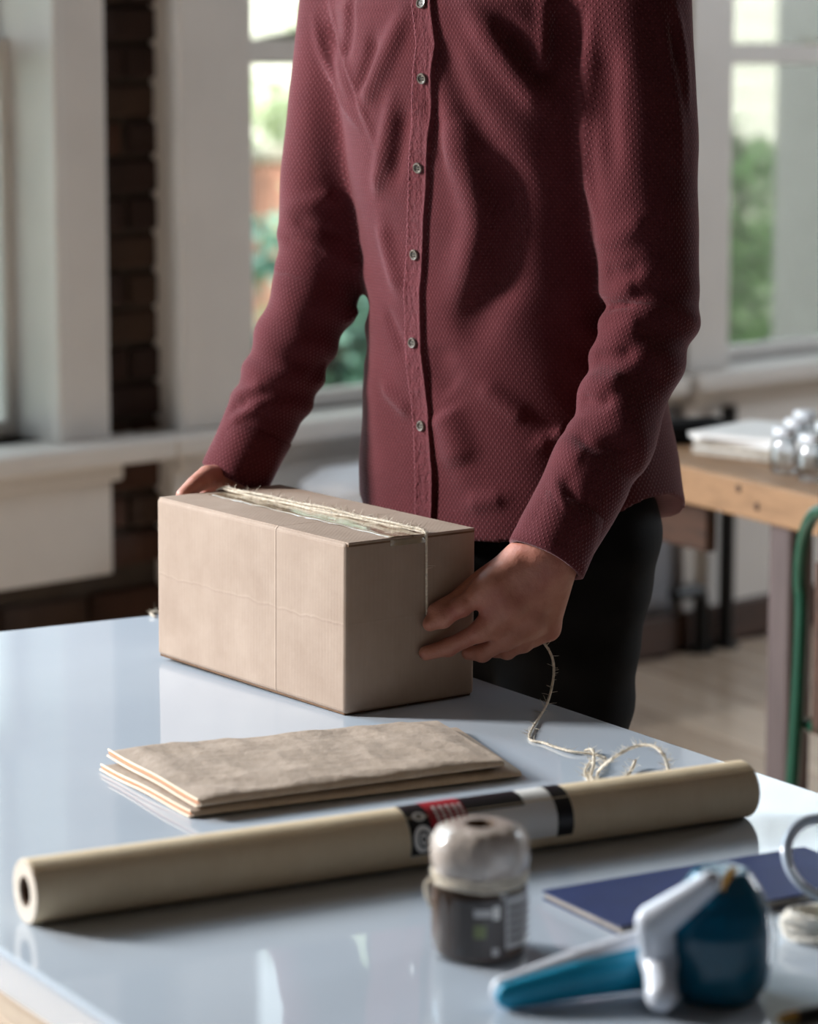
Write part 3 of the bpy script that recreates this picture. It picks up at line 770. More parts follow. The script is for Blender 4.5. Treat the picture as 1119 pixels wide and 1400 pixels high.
LPAL = [(wl_-ax*.05, wl_, .028, .0265), (wl_+np.array([-.008, 0, .006]), Lidx[0], .0215, .0155), (wl_, Lmid[0], .022, .0165), (wl_, Lrin[0], .022, .0155),
        (wl_+np.array([.012, 0, -.008]), Lpin[0], .0205, .0135), (Lidx[0], Lmid[0], .0138, .0142), (Lmid[0], Lrin[0], .0142, .0135), (Lrin[0], Lpin[0], .0135, .012), (wl_, Lthu[0], .020, .0165)]
def web(a, b, t, r): return (a[0]*(1-t)+a[1]*t, b[0]*(1-t)+b[1]*t, r, r)
LPAL += [web(Lidx, Lmid, .42, .0105), web(Lmid, Lrin, .6, .0100), web(Lrin, Lpin, .6, .0092), web(Lmid, Lrin, .9, .0085)]
def bx(off, y, z): return np.array(BM_ @ Vector((-BL-off, y, z)))
Ridx = [bx(.034, .094, .166), bx(.031, .066, .140), bx(.020, .056, .118), bx(.0095, .054, .102)]
Rmid = [bx(.036, .088, .148), bx(.031, .062, .118), bx(.019, .054, .096), bx(.0095, .052, .082)]
Rrin = [bx(.034, .086, .130), bx(.030, .064, .098), bx(.018, .058, .078), bx(.0095, .056, .064)]
Rpin = [bx(.030, .086, .113), bx(.026, .070, .086), bx(.016, .064, .068), bx(.009, .062, .056)]
Rthu = [bx(.030, .118, .186), bx(.024, .084, .192), bx(.013, .060, .186), bx(.010, .042, .176)]
RF = [(Ridx, [.0125, .0098, .0088, .0078]), (Rmid, [.0128, .0102, .0088, .0078]), (Rrin, [.012, .0098, .0085, .0074]), (Rpin, [.0108, .0086, .0074, .0066])]
axr = (WR_R-EL_R)/np.linalg.norm(WR_R-EL_R)
RPAL = [(WR_R-axr*.05, WR_R, .028, .0255), (WR_R, Ridx[0], .0215, .0155), (WR_R, Rmid[0], .021, .016), (WR_R, Rrin[0], .02, .015), (WR_R, Rpin[0], .019, .0135),
        (Ridx[0], Rmid[0], .0138, .0142), (Rmid[0], Rrin[0], .0142, .0135), (Rrin[0], Rpin[0], .0135, .012), (WR_R, Rthu[0], .019, .0165)]
fL = hand_sdf(WR_L, LPAL, LF, (Lthu, [.0165, .013, .0105, .0085])); fR = hand_sdf(WR_R, RPAL, RF, (Rthu, [.0165, .013, .0105, .0085]))
def bounds(F_, W, T):
    a = np.array([p for f in F_ for p in f[0]]+[W]+list(T)); return a.min(0)-.06, a.max(0)+.06
vb, qb = isomesh(body, (-.45, 2.75, -.01), (.60, 3.75, 1.90), .0075, margin=.03)
vl, ql = isomesh(fL, *bounds(LF, WR_L, Lthu), .0015, margin=.006)
vr, qr = isomesh(fR, *bounds(RF, WR_R, Rthu), .0015, margin=.006)
PM = Matrix.Translation(tuple(BASE))
me = npmesh('person', np.concatenate([vb, vl, vr]), np.concatenate([qb, ql+len(vb), qr+len(vb)+len(vl)]))
person = finish('person', me, M_skin, None, PM, world=True, angle=180)
tag(person, 'person in a burgundy button shirt and black trousers, standing and tying twine round the box', 'person')
# eyes, hair
for s in (-1, 1):
    b = bmesh.new(); bmesh.ops.create_uvsphere(b, u_segments=16, v_segments=10, radius=.0108)
    bmesh.ops.translate(b, verts=b.verts[:], vec=Vector(hp(.031*s, .0735, .003))); eo = obj('eye', b, M_eye, person, world=True)
    b = bmesh.new(); bmesh.ops.create_uvsphere(b, u_segments=12, v_segments=8, radius=.0056); bmesh.ops.translate(b, verts=b.verts[:], vec=Vector(hp(.031*s, .0792, .0005))); obj('iris', b, M_hair, eo, world=True)
def hair(P):
    u = (P-HEADC.astype(np.float32))@HM.astype(np.float32)
    hl = np.interp(u[:, 1], [-.12, -.05, -.005, .03, .06, .11], [-.085, -.06, -.012, .012, .062, .072])
    return np.maximum(head(P)-.009-.004*np.clip(u[:, 2]/.1, 0, 1), hl-u[:, 2])+.0022*vnoise(P, 150, 5)
v, q = isomesh(hair, HEADC-.17, HEADC+.17, .005, margin=.02); finish('hair', npmesh('hair', v, q), M_hair, person, world=True, angle=180)

# shirt object with placket, buttons, cuffs, collar
me = npmesh('shirt', V, Q); shirt_uv(me, V, Q); so = finish('shirt', me, M_shirt, person, world=True, angle=180)
def surf_front(l, z):
    """front surface of the shirt at (l, z) by bisection along the facing direction"""
    l = np.asarray(l, float); z = np.asarray(z, float); lo = np.zeros(len(l)); hi = np.full(len(l), .24)
    for _ in range(22):
        m = (lo+hi)/2; P = (cen(z)+l[:, None]*LV+m[:, None]*FV).astype(np.float32); d = shirt(P); lo = np.where(d < 0, m, lo); hi = np.where(d < 0, hi, m)
    return cen(z)+l[:, None]*LV+((lo+hi)/2)[:, None]*FV
# centre line of the placket follows the photographed line
PLpx = [(588, -70), (584, 60), (577, 160), (570, 300), (566, 400), (566, 480), (577, 560), (580, 640), (580, 720)]
pl3 = march(shirt_base, PLpx); plz = pl3[:, 2]; pll = ((pl3-cen(plz))@LV); o_ = np.argsort(plz)
zz = np.linspace(.900, 1.562, 260); lc = np.interp(zz, plz[o_], pll[o_]); W2 = .0155; nx = 12
rows = []
for j in range(nx+1):
    x = -W2+2*W2*j/nx; g = surf_front(lc+x, zz); e = .0022 if 0 < j < nx else -.001
    if j == 1: e = .0030
    if j == nx-1: e = .0044
    if j == nx-2: e = .0036
    if j == 2: e = .0026
    rows.append(g+FV*e)
G = np.stack(rows, 1); N_ = len(zz); Vp = G.reshape(-1, 3); idx = np.arange(N_*(nx+1)).reshape(N_, nx+1)
Qp = np.stack([idx[:-1, :-1], idx[:-1, 1:], idx[1:, 1:], idx[1:, :-1]], -1).reshape(-1, 4)
me = npmesh('placket', Vp, Qp); l_ = me.uv_layers.new(name='UVMap')
uvp = np.stack([np.tile(np.linspace(-W2, W2, nx+1), N_), zz.repeat(nx+1)], 1)[Qp.ravel()]; l_.data.foreach_set('uv', uvp.astype(np.float32).ravel())
po = finish('placket', me, M_placket, so, world=True, angle=180); po['label'] = 'puckered front placket with stitched edges'
for x in (-.0122, .0122):
    bm = tube(bmesh.new(), surf_front(lc+x, zz)+FV*(.0027+.0004*np.sin(np.arange(len(zz))*2.1))[:, None], .00045, 5)
    obj('stitching', bm, M_stitch, so, world=True)
for px in [(579, 5), (578, 107), (572, 229), (570, 348), (562, 468), (577, 582)]:
    q = march(shirt_base, [px])[0]; l0 = np.interp(q[2], plz[o_], pll[o_]); c = surf_front([l0], [q[2]])[0]
    c2 = surf_front([l0, l0, l0+.006, l0-.006], [q[2]+.006, q[2]-.006, q[2], q[2]]); nn = np.cross(c2[2]-c2[3], c2[0]-c2[1]); nn /= np.linalg.norm(nn)
    if nn@FV < 0: nn = -nn
    Mx = Matrix.Translation(tuple(c+nn*.0028)) @ Vector(nn).to_track_quat('Z', 'Y').to_matrix().to_4x4()
    bm = lathe(bmesh.new(), [(0, .0006), (.0032, .0006), (.0042, .0018), (.0054, .0020), (.0060, .0012), (.0060, 0), (0, -.0006)], 24, Mx)
    bo = obj('button', bm, M_btn, so, world=True)
    bm = bmesh.new()
    for a, b in ((-1, -1), (1, -1), (-1, 1), (1, 1)):
        lathe(bm, [(0, .0016), (.0006, .0014), (.0006, .0004), (0, .0004)], 8, Mx @ Matrix.Translation((a*.0013, b*.0013, 0)))
    obj('button_thread', bm, M_blackp, so, world=True)
# cuffs
def cuff(E, W, r0, r1, ln, fn_name, rot):
    ax = (W-E)/np.linalg.norm(W-E); A = W-ax*ln; B = W+ax*.004
    M3 = Vector(ax).to_track_quat('Z', 'Y').to_matrix().to_4x4(); M3.translation = Vector(A); L = np.linalg.norm(B-A)
    bm = lathe(bmesh.new(), [(r0-.006, .0), (r0, .0), (r0+.0022, .0015), (r0+.0018, L*.3), (r1+.002, L*.8), (r1+.0022, L-.0015), (r1, L), (r1-.004, L-.0005), (r1-.006, L*.5)], 72)
    bm.verts.ensure_lookup_table()
    for v in bm.verts:
        a = math.atan2(v.co.y, v.co.x); k = 1+.035*math.sin(2*a+rot)+.02*math.sin(5*a+rot*2+v.co.z*60); v.co.x *= k; v.co.y *= k
    uvl = bm.loops.layers.uv.new('UVMap')
    for f in bm.faces:
        for l in f.loops: l[uvl].uv = (math.atan2(l.vert.co.y, l.vert.co.x)*.042, l.vert.co.z)
    bm.transform(M3); return obj('cuff', bm, M_shirt, so, world=True, angle=70)
cuff(AL_[3], WR_L, .0415, .0425, .058, 'L', .6); cuff(AR_[3], WR_R, .041, .0405, .062, 'R', 1.4)
# collar band with two points
bm = bmesh.new(); seg = 40; rg = []
for i in range(seg+1):
    a = math.radians(-165+330*i/seg)+math.pi; p0 = pt(.076*math.sin(a), .015-.076*math.cos(a)*1, 1.572+.012*math.cos(a)); p1 = pt(.060*math.sin(a), .02-.062*math.cos(a), 1.555+.014*math.cos(a))
    fold = 1-abs(2*i/seg-1); drop = .042+.028*(1-fold)**3; p2 = pt(.092*math.sin(a), .018-.096*math.cos(a), 1.622-drop*.8+.014*math.cos(a))
    rg.append([bm.verts.new(p) for p in (p0, p1, p2)])
for a, b in zip(rg, rg[1:]):
    for j in range(2): bm.faces.new((a[j], b[j], b[j+1], a[j+1]))
co = obj('collar', bm, M_placket, so, world=True, angle=180); sm = co.modifiers.new('thickness', 'SOLIDIFY'); sm.thickness = .003

# trousers and shoes
def trousers(P):
    d = ellip(P, HIPS+np.array([0, 0, .0]), (.158, .125, .16), np.stack([LV, FV, [0, 0, 1]], 1))
    for s in (1, -1):
        q = leg_pts(s); m = (q[0]+q[1])/2
        d = smin(d, chain(P, [q[0], m, q[1], q[2]], [.085, .078, .062, .056]), .035)
    d = np.maximum(d, .055-P[:, 2]); d = np.maximum(d, P[:, 2]-.985)
    return d+.0022*vnoise(P, 45, 21)+.0016*vnoise(P*np.array([1, 1, 3], np.float32), 40, 22)
v, q = isomesh(trousers, (-.2, 2.9, .03), (.45, 3.6, 1.02), .006, margin=.02)
finish('trousers', npmesh('trousers', v, q), M_black, person, world=True, angle=180)
for s in (1, -1):
    a = leg_pts(s)[2]*[1, 1, 0]; a = a+np.array([0, 0, .045])
    def shoe(P, a=a):
        d = chain(P, [a-FV*.055, a+FV*.06, a+FV*.165+np.array([0, 0, -.012])], [.042, .043, .03]); d = smin(d, rcone(P, a, a+np.array([0, 0, .06]), .042, .042), .03)
        return np.maximum(np.maximum(d, .012-P[:, 2]), P[:, 2]-.115)
    v, q = isomesh(shoe, a-[.28, .28, .06], a+[.28, .28, .1], .004, margin=.02); sh = finish('shoe', npmesh('shoe', v, q), M_shoe, person, world=True, angle=180)
    b = bmesh.new(); ring = []
    Ms = Matrix(((LV[0], FV[0], 0, a[0]), (LV[1], FV[1], 0, a[1]), (0, 0, 1, 0), (0, 0, 0, 1)))
    pts = [(.043*math.cos(t)*(1 if math.sin(t) < 0 else .98), (.055+.1*math.sin(t)) if False else .055+.152*math.sin(t)*1.0) for t in np.linspace(0, 2*math.pi, 28, endpoint=False)]
    prism(b, pts, 0, .016, .003, Ms); obj('sole', b, M_blackp, sh, world=True)

# ------------------------------------------------------------------ twine: round the box, through the fingers, over the table
def strand(bm, P, r, n=3, turns_per_m=170, sides=5, fray=None, fr=0):
    P = np.array(P); seg = np.linalg.norm(np.diff(P, axis=0), axis=1); L = np.concatenate([[0], np.cumsum(seg)])
    T = np.gradient(P, axis=0); T /= np.linalg.norm(T, axis=1)[:, None]
    up = np.array([.13, .21, .97]); N = np.cross(T, up); N /= np.linalg.norm(N, axis=1)[:, None]; B = np.cross(T, N)
    for k in range(n):
        a = L*turns_per_m*2*math.pi+k*2*math.pi/n
        tube(bm, P+(N*np.cos(a)[:, None]+B*np.sin(a)[:, None])*r*.55, r*.62, sides)
    if fray is not None:
        m = int(L[-1]*fr)
        for _ in range(m):
            i = random.randrange(1, len(P)-1); d = np.random.normal(size=3); d = d-T[i]*(d@T[i])*.4; d /= np.linalg.norm(d); d[2] = abs(d[2])*.8
            l = random.uniform(.003, .011); q = P[i]; c = np.random.normal(size=3)*.3
            tube(fray, [q, q+d*l*.5+c*l*.15, q+d*l+c*l*.45], [.0002, .00018, .0001], 3, cap=False)
def resamp(P, step=.0011):
    P = np.array(catmull(P, 12)); s = np.concatenate([[0], np.cumsum(np.linalg.norm(np.diff(P, axis=0), axis=1))])
    t = np.linspace(0, s[-1], max(6, int(s[-1]/step))); return np.stack([np.interp(t, s, P[:, i]) for i in range(3)], 1)
STR = []
def tw(P, r, fr=0):
    b = bmesh.new(); strand(b, P, r, fray=fz, fr=fr); STR.append(b)
def bl(x, y, z): return np.array(BM_ @ Vector((x, y, z)))
fz = bmesh.new()
R_T = .0013
# y position on the box where the right-face strand hangs
q = np.array(BM_.inverted() @ Vector(onbox(581, 760, 0))); YT = q[1]
top_end = bl(.0016, YT, BH+.0012)
pin = h_(584, 838, .0045)
down = resamp([bl(-.006, YT+.0005, BH+.0022), bl(.0012, YT, BH+.0018), bl(.0026, YT, BH-.005), bl(.0024, YT+.001, BH-.06), (bl(.0024, YT+.002, BH-.085)+pin)/2, pin])
tw(down, R_T, 60)
for dy0, dy1, dz, wob in ((-.004, -.0015, .0014, 0), (.002, .0015, .0016, 1.7), (.000, .0, .0042, 3.1)):
    P = [bl(-BL-.002, BW/2+.004+dy0*1.5, BH-.02), bl(-BL-.0012, BW/2+.004+dy0*1.5, BH+dz*.6)]
    for i in range(1, 12):
        t = i/12; P.append(bl(-BL*(1-t), (BW/2+.004)*(1-t)+YT*t+dy0*(1-t)*1.4+dy1*t+.0016*math.sin(t*9+wob), BH+dz+.0006*math.sin(t*21+wob)))
    P.append(bl(-.004, YT+dy1*.3, BH+dz*.8)); P.append(bl(.0018, YT, BH-.003))
    tw(resamp(P), R_T*1.05, 420)
# vertical turn down the left end, out of sight behind it
P = [bl(-BL-.002, BW/2+.004, BH-.002), bl(-BL-.0024, BW/2+.004, BH*.5), bl(-BL-.002, BW/2+.004, .003)]
tw(resamp(P), R_T)
# free end: from under the hand to the table, then a tangle behind the roll
zt = TZ+.0018
fp = [h_(690, 872, .03), h_(716, 866, .040), h_(735, 869, .042)]
c1 = aty(757, 905, fp[2][1]-.02); c2 = aty(750, 958, fp[2][1]-.05)
fp += [c1, c2, atz(724, 1006, zt), atz(745, 1016, zt), atz(780, 1027, zt+.001), atz(812, 1031, zt), atz(828, 1036, zt+.001)]
tw(resamp(fp), R_T, 300)
lp = [atz(800, 1026, zt), atz(811, 1026, zt+.003), atz(812, 1046, zt+.004), atz(808, 1062, zt+.001), atz(818, 1072, zt), atz(818, 1056, zt+.003), aty(838, 1037, 2.59), aty(868, 1021, 2.63), aty(893, 1020, 2.62), aty(908, 1033, 2.60), atz(914, 1056, zt), atz(905, 1074, zt)]
tw(resamp(lp), R_T*1.15, 700)
tw(resamp([atz(826, 1077, zt), atz(852, 1066, zt), atz(864, 1052, zt+.002), atz(869, 1040, zt+.005)]), R_T*1.25, 900)
tw(resamp([atz(806, 1070, zt), atz(800, 1055, zt), atz(808, 1040, zt)]), R_T*.9, 700)
# stray loop resting by the far left foot of the box
tw(resamp([atz(212, 843, zt), atz(206, 839, zt+.002), atz(212, 836, zt+.003), atz(224, 838, zt)]), R_T*1.2, 500)
TWM = Matrix.Translation(tuple(pin))
twine = empty('twine', M=TWM)
for b_ in STR: obj('strand', b_, M_twine, twine, world=True)
tag(twine, 'fuzzy natural jute twine wrapped round the box and trailing to a loose tangle', 'twine')
o = obj('loose_fibres', fz, M_fuzz, twine, world=True); o['kind'] = 'stuff'

# ------------------------------------------------------------------ two kraft envelopes
def envelope(name, C, z0, th, label, seed, lift):
    """C: left, near, right, far corners (xy); a padded paper packet with a rounded near fold and an open left end"""
    e = empty(name, (float(C[1][0]), float(C[1][1]), z0)); tag(e, label, 'envelope', 'kraft envelopes stacked on the table')
    A, B, Cc, Dd = [np.array([c[0], c[1]]) for c in C]; nu, nv = 110, 70; rng = np.random.RandomState(seed)
    def surf(u, v): return A*(1-u)*(1-v)+B*(1-u)*v+Cc*u*v+Dd*u*(1-v)
    U, Vv = np.meshgrid(np.linspace(0, 1, nu), np.linspace(0, 1, nv), indexing='ij'); XY = surf(U[..., None], Vv[..., None])
    P3 = np.concatenate([XY, np.zeros(XY.shape[:2]+(1,))], -1).reshape(-1, 3).astype(np.float32)
    wr = (vnoise(P3, 55, seed)*.5+vnoise(P3, 120, seed+1)*.3+vnoise(P3*np.array([1, 1.6, 1], np.float32), 260, seed+2)*.16).reshape(nu, nv)
    wr2 = -np.abs(vnoise(P3, 70, seed+5)).reshape(nu, nv)
    ev = np.clip(np.minimum(Vv, 1-Vv)*14, 0, 1); eu = np.clip(np.minimum(U, 1-U)*16, 0, 1); ed = np.sqrt(np.clip(1-(1-ev)**2, 0, 1))
    prof = ed*(.62+.38*eu)
    top = z0+th*.45+th*.55*prof+(.0019*wr+.0024*wr2+.0014)*np.clip(ev*eu*1.2+.1, 0, 1)*lift
    bot = np.full_like(top, z0)+th*.32*(1-ed)
    vt = np.concatenate([XY, top[..., None]], -1).reshape(-1, 3); vb_ = np.concatenate([XY, bot[..., None]], -1).reshape(-1, 3)
    i = np.arange(nu*nv).reshape(nu, nv); q1 = np.stack([i[:-1, :-1], i[1:, :-1], i[1:, 1:], i[:-1, 1:]], -1).reshape(-1, 4)
    q2 = q1[:, ::-1]+nu*nv
    def side(r): return np.stack([r[:-1], r[1:], r[1:]+nu*nv, r[:-1]+nu*nv], 1)
    qs = np.concatenate([q1, q2, side(i[:, 0][::-1]), side(i[:, -1]), side(i[0, :]), side(i[-1, :][::-1])])
    me = npmesh('packet', np.concatenate([vt, vb_]), qs); o = finish('packet', me, M_env, e, world=True, angle=60)
    # folded lips of paper along the open left end: edge light put into pale and orange colours
    for zo, nm, m, out in ((th*.78, 'paper_lip', M_envedge, .0012), (th*.20, 'paper_lip', M_envedge, .0022), (th*.48, 'lit_inner_edge', M_envin, .0004)):
        bm = bmesh.new(); d = (A-Dd)/np.linalg.norm(A-Dd)
        P = [np.append(A*(1-t)+B*t+d*out, z0+zo+.0006*math.sin(t*9+seed)) for t in np.linspace(.01, .985, 30)]
        tube(bm, P, .0011, 6); obj(nm, bm, m, e, world=True)
    return e
lowC = [atz(139, 1047, TZ+.005), atz(265, 1117, TZ+.002), atz(714, 1062, TZ+.002), atz(622, 996, TZ+.004)]
topC = [atz(149, 1030, TZ+.014), atz(275, 1102, TZ+.013), atz(690, 1047, TZ+.013), atz(595, 986, TZ+.016)]
envelope('kraft_envelope', lowC, TZ+.0006, .008, 'lower flat kraft paper envelope, sticking out under the crumpled one', 3, .5)
envelope('kraft_envelope', topC, TZ+.0104, .010, 'crumpled upper kraft paper envelope on top of the pair', 9, 1.0)

# ------------------------------------------------------------------ roll of kraft paper with printed label
rl, rr_ = atz(36, 1262, TZ), atz(1016, 1116, TZ); RR = .0255
axr_ = (rr_-rl); RLn = np.linalg.norm(axr_); axr_ /= RLn
zc = Vector((0, 0, 1)); xa = Vector(axr_)
ya = zc.cross(xa)
RM = Matrix(((xa.x, ya.x, 0, rl[0]), (xa.y, ya.y, 0, rl[1]), (0, 0, 1, TZ+RR), (0, 0, 0, 1)))
roll = empty('kraft_paper_roll', M=RM); tag(roll, 'long roll of brown kraft paper with a black and red printed band', 'paper roll')
RX = Matrix(((0, 0, 1, 0), (1, 0, 0, 0), (0, 1, 0, 0), (0, 0, 0, 1)))     # lathe z -> local x
bm = lathe(bmesh.new(), [(.0120, .001), (RR-.0012, .0), (RR, .001), (RR, RLn-.001), (RR-.0012, RLn), (.0120, RLn-.001)], 64, RX); obj('paper', bm, M_roll, roll, angle=30)
for xx in (-.0008, RLn-.0006):
    bm = lathe(bmesh.new(), [(.0122, xx), (RR-.0008, xx), (RR-.0008, xx+.0014), (.0122, xx+.0014)], 64, RX)
    o = obj('roll_end', bm, M_rollend, roll, angle=30); o['label'] = 'pale end grain of the wound paper'
bm = lathe(bmesh.new(), [(.0125, .0005), (.0125, RLn-.0005), (.0098, RLn-.0005), (.0098, .0005), (.0125, .0005)], 40, RX); obj('core_tube', bm, M_core, roll, angle=30)
bm = bmesh.new(); R2 = RR+.0004        # loose edge of the sheet
tube(bm, [(.0, R2*math.cos(2.25), R2*math.sin(2.25)), (RLn, R2*math.cos(2.25), R2*math.sin(2.25))], .0005, 6); obj('sheet_edge', bm, M_roll, roll)
# label patches: arcs on the cylinder; angle 0 = local y (away), 90 = up, 180 = toward the viewer
def arc(bm, x0, x1, a0, a1, r, n=14, mi=0):
    nx_ = 6; g = [[bm.verts.new((x0+(x1-x0)*i/nx_, r*math.cos(math.radians(a0+(a1-a0)*k/n)), r*math.sin(math.radians(a0+(a1-a0)*k/n)))) for k in range(n+1)] for i in range(nx_+1)]
    for i in range(nx_):
        for k in range(n): f = bm.faces.new((g[i][k], g[i+1][k], g[i+1][k+1], g[i][k+1])); f.material_index = mi
    return bm
def lx(px): 
    p = atz(px, 1135-.15*(px-515), TZ+RR); return float(np.dot(p-np.array(rl), axr_))
X0, X1 = lx(519), lx(735)
lw = X1-X0
def lab(nm, x0, x1, a0, a1, lift, m, n=14): return obj(nm, arc(bmesh.new(), X0+lw*x0, X0+lw*x1, a0, a1, RR+lift, n), m, roll)
lab('label_band', 0, .90, 70, 205, .0003, M_whitep, 30)
lab('label_panel', 0, .20, 70, 203, .0006, M_blackp, 24); lab('label_panel', .13, .36, 70, 200, .0009, M_redp, 24)
lab('label_panel', .36, .72, 70, 135, .0006, M_blackp); lab('label_stripe', .90, 1.0, 60, 206, .0006, M_blackp, 24)
def arcring(nm, cx, ca, rx, ra, wd, lift, m):
    bm = bmesh.new(); prev = None; first = None
    for k in range(29):
        t = 2*math.pi*k/28; vs = []
        for s in (1, 1-wd):
            a = math.radians(ca+ra*s*math.sin(t)); x = X0+lw*(cx)+rx*s*math.cos(t); vs.append(bm.verts.new((x, (RR+lift)*math.cos(a), (RR+lift)*math.sin(a))))
        if prev: bm.faces.new((prev[0], vs[0], vs[1], prev[1]))
        prev = vs
    return obj(nm, bm, m, roll)
arcring('label_emblem', .075, 172, .0092, 26, .38, .0009, M_whitep); arcring('label_emblem', .075, 172, .0038, 11, .45, .0009, M_whitep); arcring('label_emblem', .075, 128, .006, 10, .5, .0009, M_whitep)
bm = bmesh.new()
for i, xx in enumerate((.175, .215, .255, .295, .33)):
    a = 108
    while a < 188:
        w = random.uniform(5, 11); arc(bm, X0+lw*xx, X0+lw*(xx+.018), a, a+w, RR+.0012, 3); a += w+3
obj('label_lettering', bm, M_whitep, roll)

# ------------------------------------------------------------------ spool of twine in clear wrap
sp0 = atz(656, 1302, TZ)
spool = empty('twine_spool', (float(sp0[0]), float(sp0[1]), TZ)); tag(spool, 'spool of brown twine in clear wrap, tied round its neck with cord', 'spool')
M_spool = simple('brown_twine_wound', '#6d5647', .85, var=.3, nscale=60, bump=.001, bscale=300)
M_capm = simple('clouded_wrap', '#b9aba0', .28, var=.25, nscale=40, coat=.6, bump=.002, bscale=60)
prof = [(0, 0), (.029, 0), (.033, .003), (.0345, .010), (.0345, .045), (.033, .056), (.030, .062)]
bm = lathe(bmesh.new(), prof+[(0, .062)], 48); obj('wound_twine', bm, M_spool, spool)
bm = bmesh.new()
for i in range(22):                      # visible turns of twine
    z = .006+i*.0025; r = np.interp(z, [p[1] for p in prof[1:]], [p[0] for p in prof[1:]])
    tube(bm, [((r+.0002)*math.cos(t), (r+.0002)*math.sin(t), z+.0025*t/(2*math.pi)) for t in np.linspace(0, 2*math.pi, 30)], .0013, 5)
o = obj('twine_turns', bm, M_spool, spool); o['kind'] = 'stuff'
bm = lathe(bmesh.new(), [(.030, .060), (.036, .066), (.0375, .076), (.0365, .088), (.031, .097), (.020, .1005), (.0115, .0995), (.0105, .090), (0, .088)], 48)
bm.verts.ensure_lookup_table()
for v in bm.verts:
    a = math.atan2(v.co.y, v.co.x); k = 1+.02*math.sin(7*a)+.012*math.sin(13*a+v.co.z*200); v.co.x *= k; v.co.y *= k
o = obj('gathered_top', bm, M_capm, spool); o['label'] = 'pale gathered wrap with a dark hole in the middle'
bm = lathe(bmesh.new(), [(0, .0935), (.0098, .0935), (.0108, .0992), (.0118, .1003)], 24); obj('core_hole', bm, M_core, spool)
bm = bmesh.new()
for z, r, w in ((.060, .0345, 0), (.0635, .0352, 1), (.0575, .0348, 2)):
    strand(bm, [(r*math.cos(t+w), r*math.sin(t+w), z+.001*math.sin(3*t+w)) for t in np.linspace(0, 2*math.pi, 150)], .0018, turns_per_m=120)
strand(bm, [(-.034, -.006, .06), (-.040, -.010, .054), (-.041, -.013, .040), (-.037, -.014, .026)] if False else resamp([(-.034, -.006, .06), (-.040, -.010, .056), (-.039, -.014, .048), (-.036, -.016, .040)]), .0018, turns_per_m=120)
obj('neck_cord', bm, M_twine, spool)
bm = lathe(bmesh.new(), [(.0352, .001), (.0368, .010), (.0368, .046), (.0352, .056)], 48); 
for v in bm.verts:
    a = math.atan2(v.co.y, v.co.x); k = 1+.012*math.sin(9*a+v.co.z*90); v.co.x *= k; v.co.y *= k
obj('clear_wrap', bm, M_clear, spool)
def sarc(nm, a0, a1, z0, z1, m, lift=.0026):
    bm = bmesh.new(); n = 12; R3 = .0345+lift
    g = [[bm.verts.new((R3*math.cos(math.radians(a0+(a1-a0)*k/n)), R3*math.sin(math.radians(a0+(a1-a0)*k/n)), z)) for k in range(n+1)] for z in (z0, z1)]
    for k in range(n): bm.faces.new((g[0][k], g[0][k+1], g[1][k+1], g[1][k]))
    return obj(nm, bm, m, spool)
M_labdk = simple('label_dark', '#4b4543', .4, var=.1); M_lablg = simple('label_silver', '#b8b4b2', .35, var=.1); M_labgr = simple('label_green', '#737a4e', .4, var=.1)
sarc('spool_label', 235, 300, .006, .050, M_labdk); sarc('spool_label_side', 300, 345, .012, .052, M_lablg)
sarc('label_mark', 262, 276, .022, .032, M_labgr, .003); sarc('label_mark', 262, 283, .038, .044, M_lablg, .003); sarc('label_mark', 284, 292, .036, .046, M_whitep, .003); sarc('label_mark', 283, 291, .008, .014, M_lablg, .003)
bm = bmesh.new()
for i in range(5):
    z = .018+i*.006; a = math.radians(304); n = 8; R3 = .0377
    g = [[bm.verts.new((R3*math.cos(math.radians(304+k*4.4)), R3*math.sin(math.radians(304+k*4.4)), zz_)) for k in range(n+1)] for zz_ in (z, z+.0025)]
    for k in range(n): bm.faces.new((g[0][k], g[0][k+1], g[1][k+1], g[1][k]))
obj('label_lettering', bm, M_labdk, spool)

# ------------------------------------------------------------------ navy notebook
nb = [atz(741, 1217, TZ+.008), atz(1100, 1157, TZ+.008), None, atz(848, 1267, TZ+.008)]; nb[2] = nb[1]+nb[3]-nb[0]
ctr = nb[3]; NM = Matrix.Translation((float(ctr[0]), float(ctr[1]), TZ))
note = empty('notebook', M=NM); tag(note, 'thin closed navy blue notebook lying flat beside the tape dispenser', 'notebook')
poly = [(p[0], p[1]) for p in (nb[0], nb[3], nb[2], nb[1])]
def inset(poly, d):
    c = np.mean(poly, 0); return [tuple(np.array(p)+(c-np.array(p))/np.linalg.norm(c-np.array(p))*d) for p in poly]
obj('cover', prism(bmesh.new(), poly, TZ+.0062, TZ+.008, .0006), M_navy, note, world=True)
obj('page_block', prism(bmesh.new(), inset(poly, .003), TZ+.0016, TZ+.0062), M_paperedge, note, world=True, smooth=False)
obj('back_cover', prism(bmesh.new(), poly, TZ+.0002, TZ+.0016, .0005), M_navy, note, world=True)

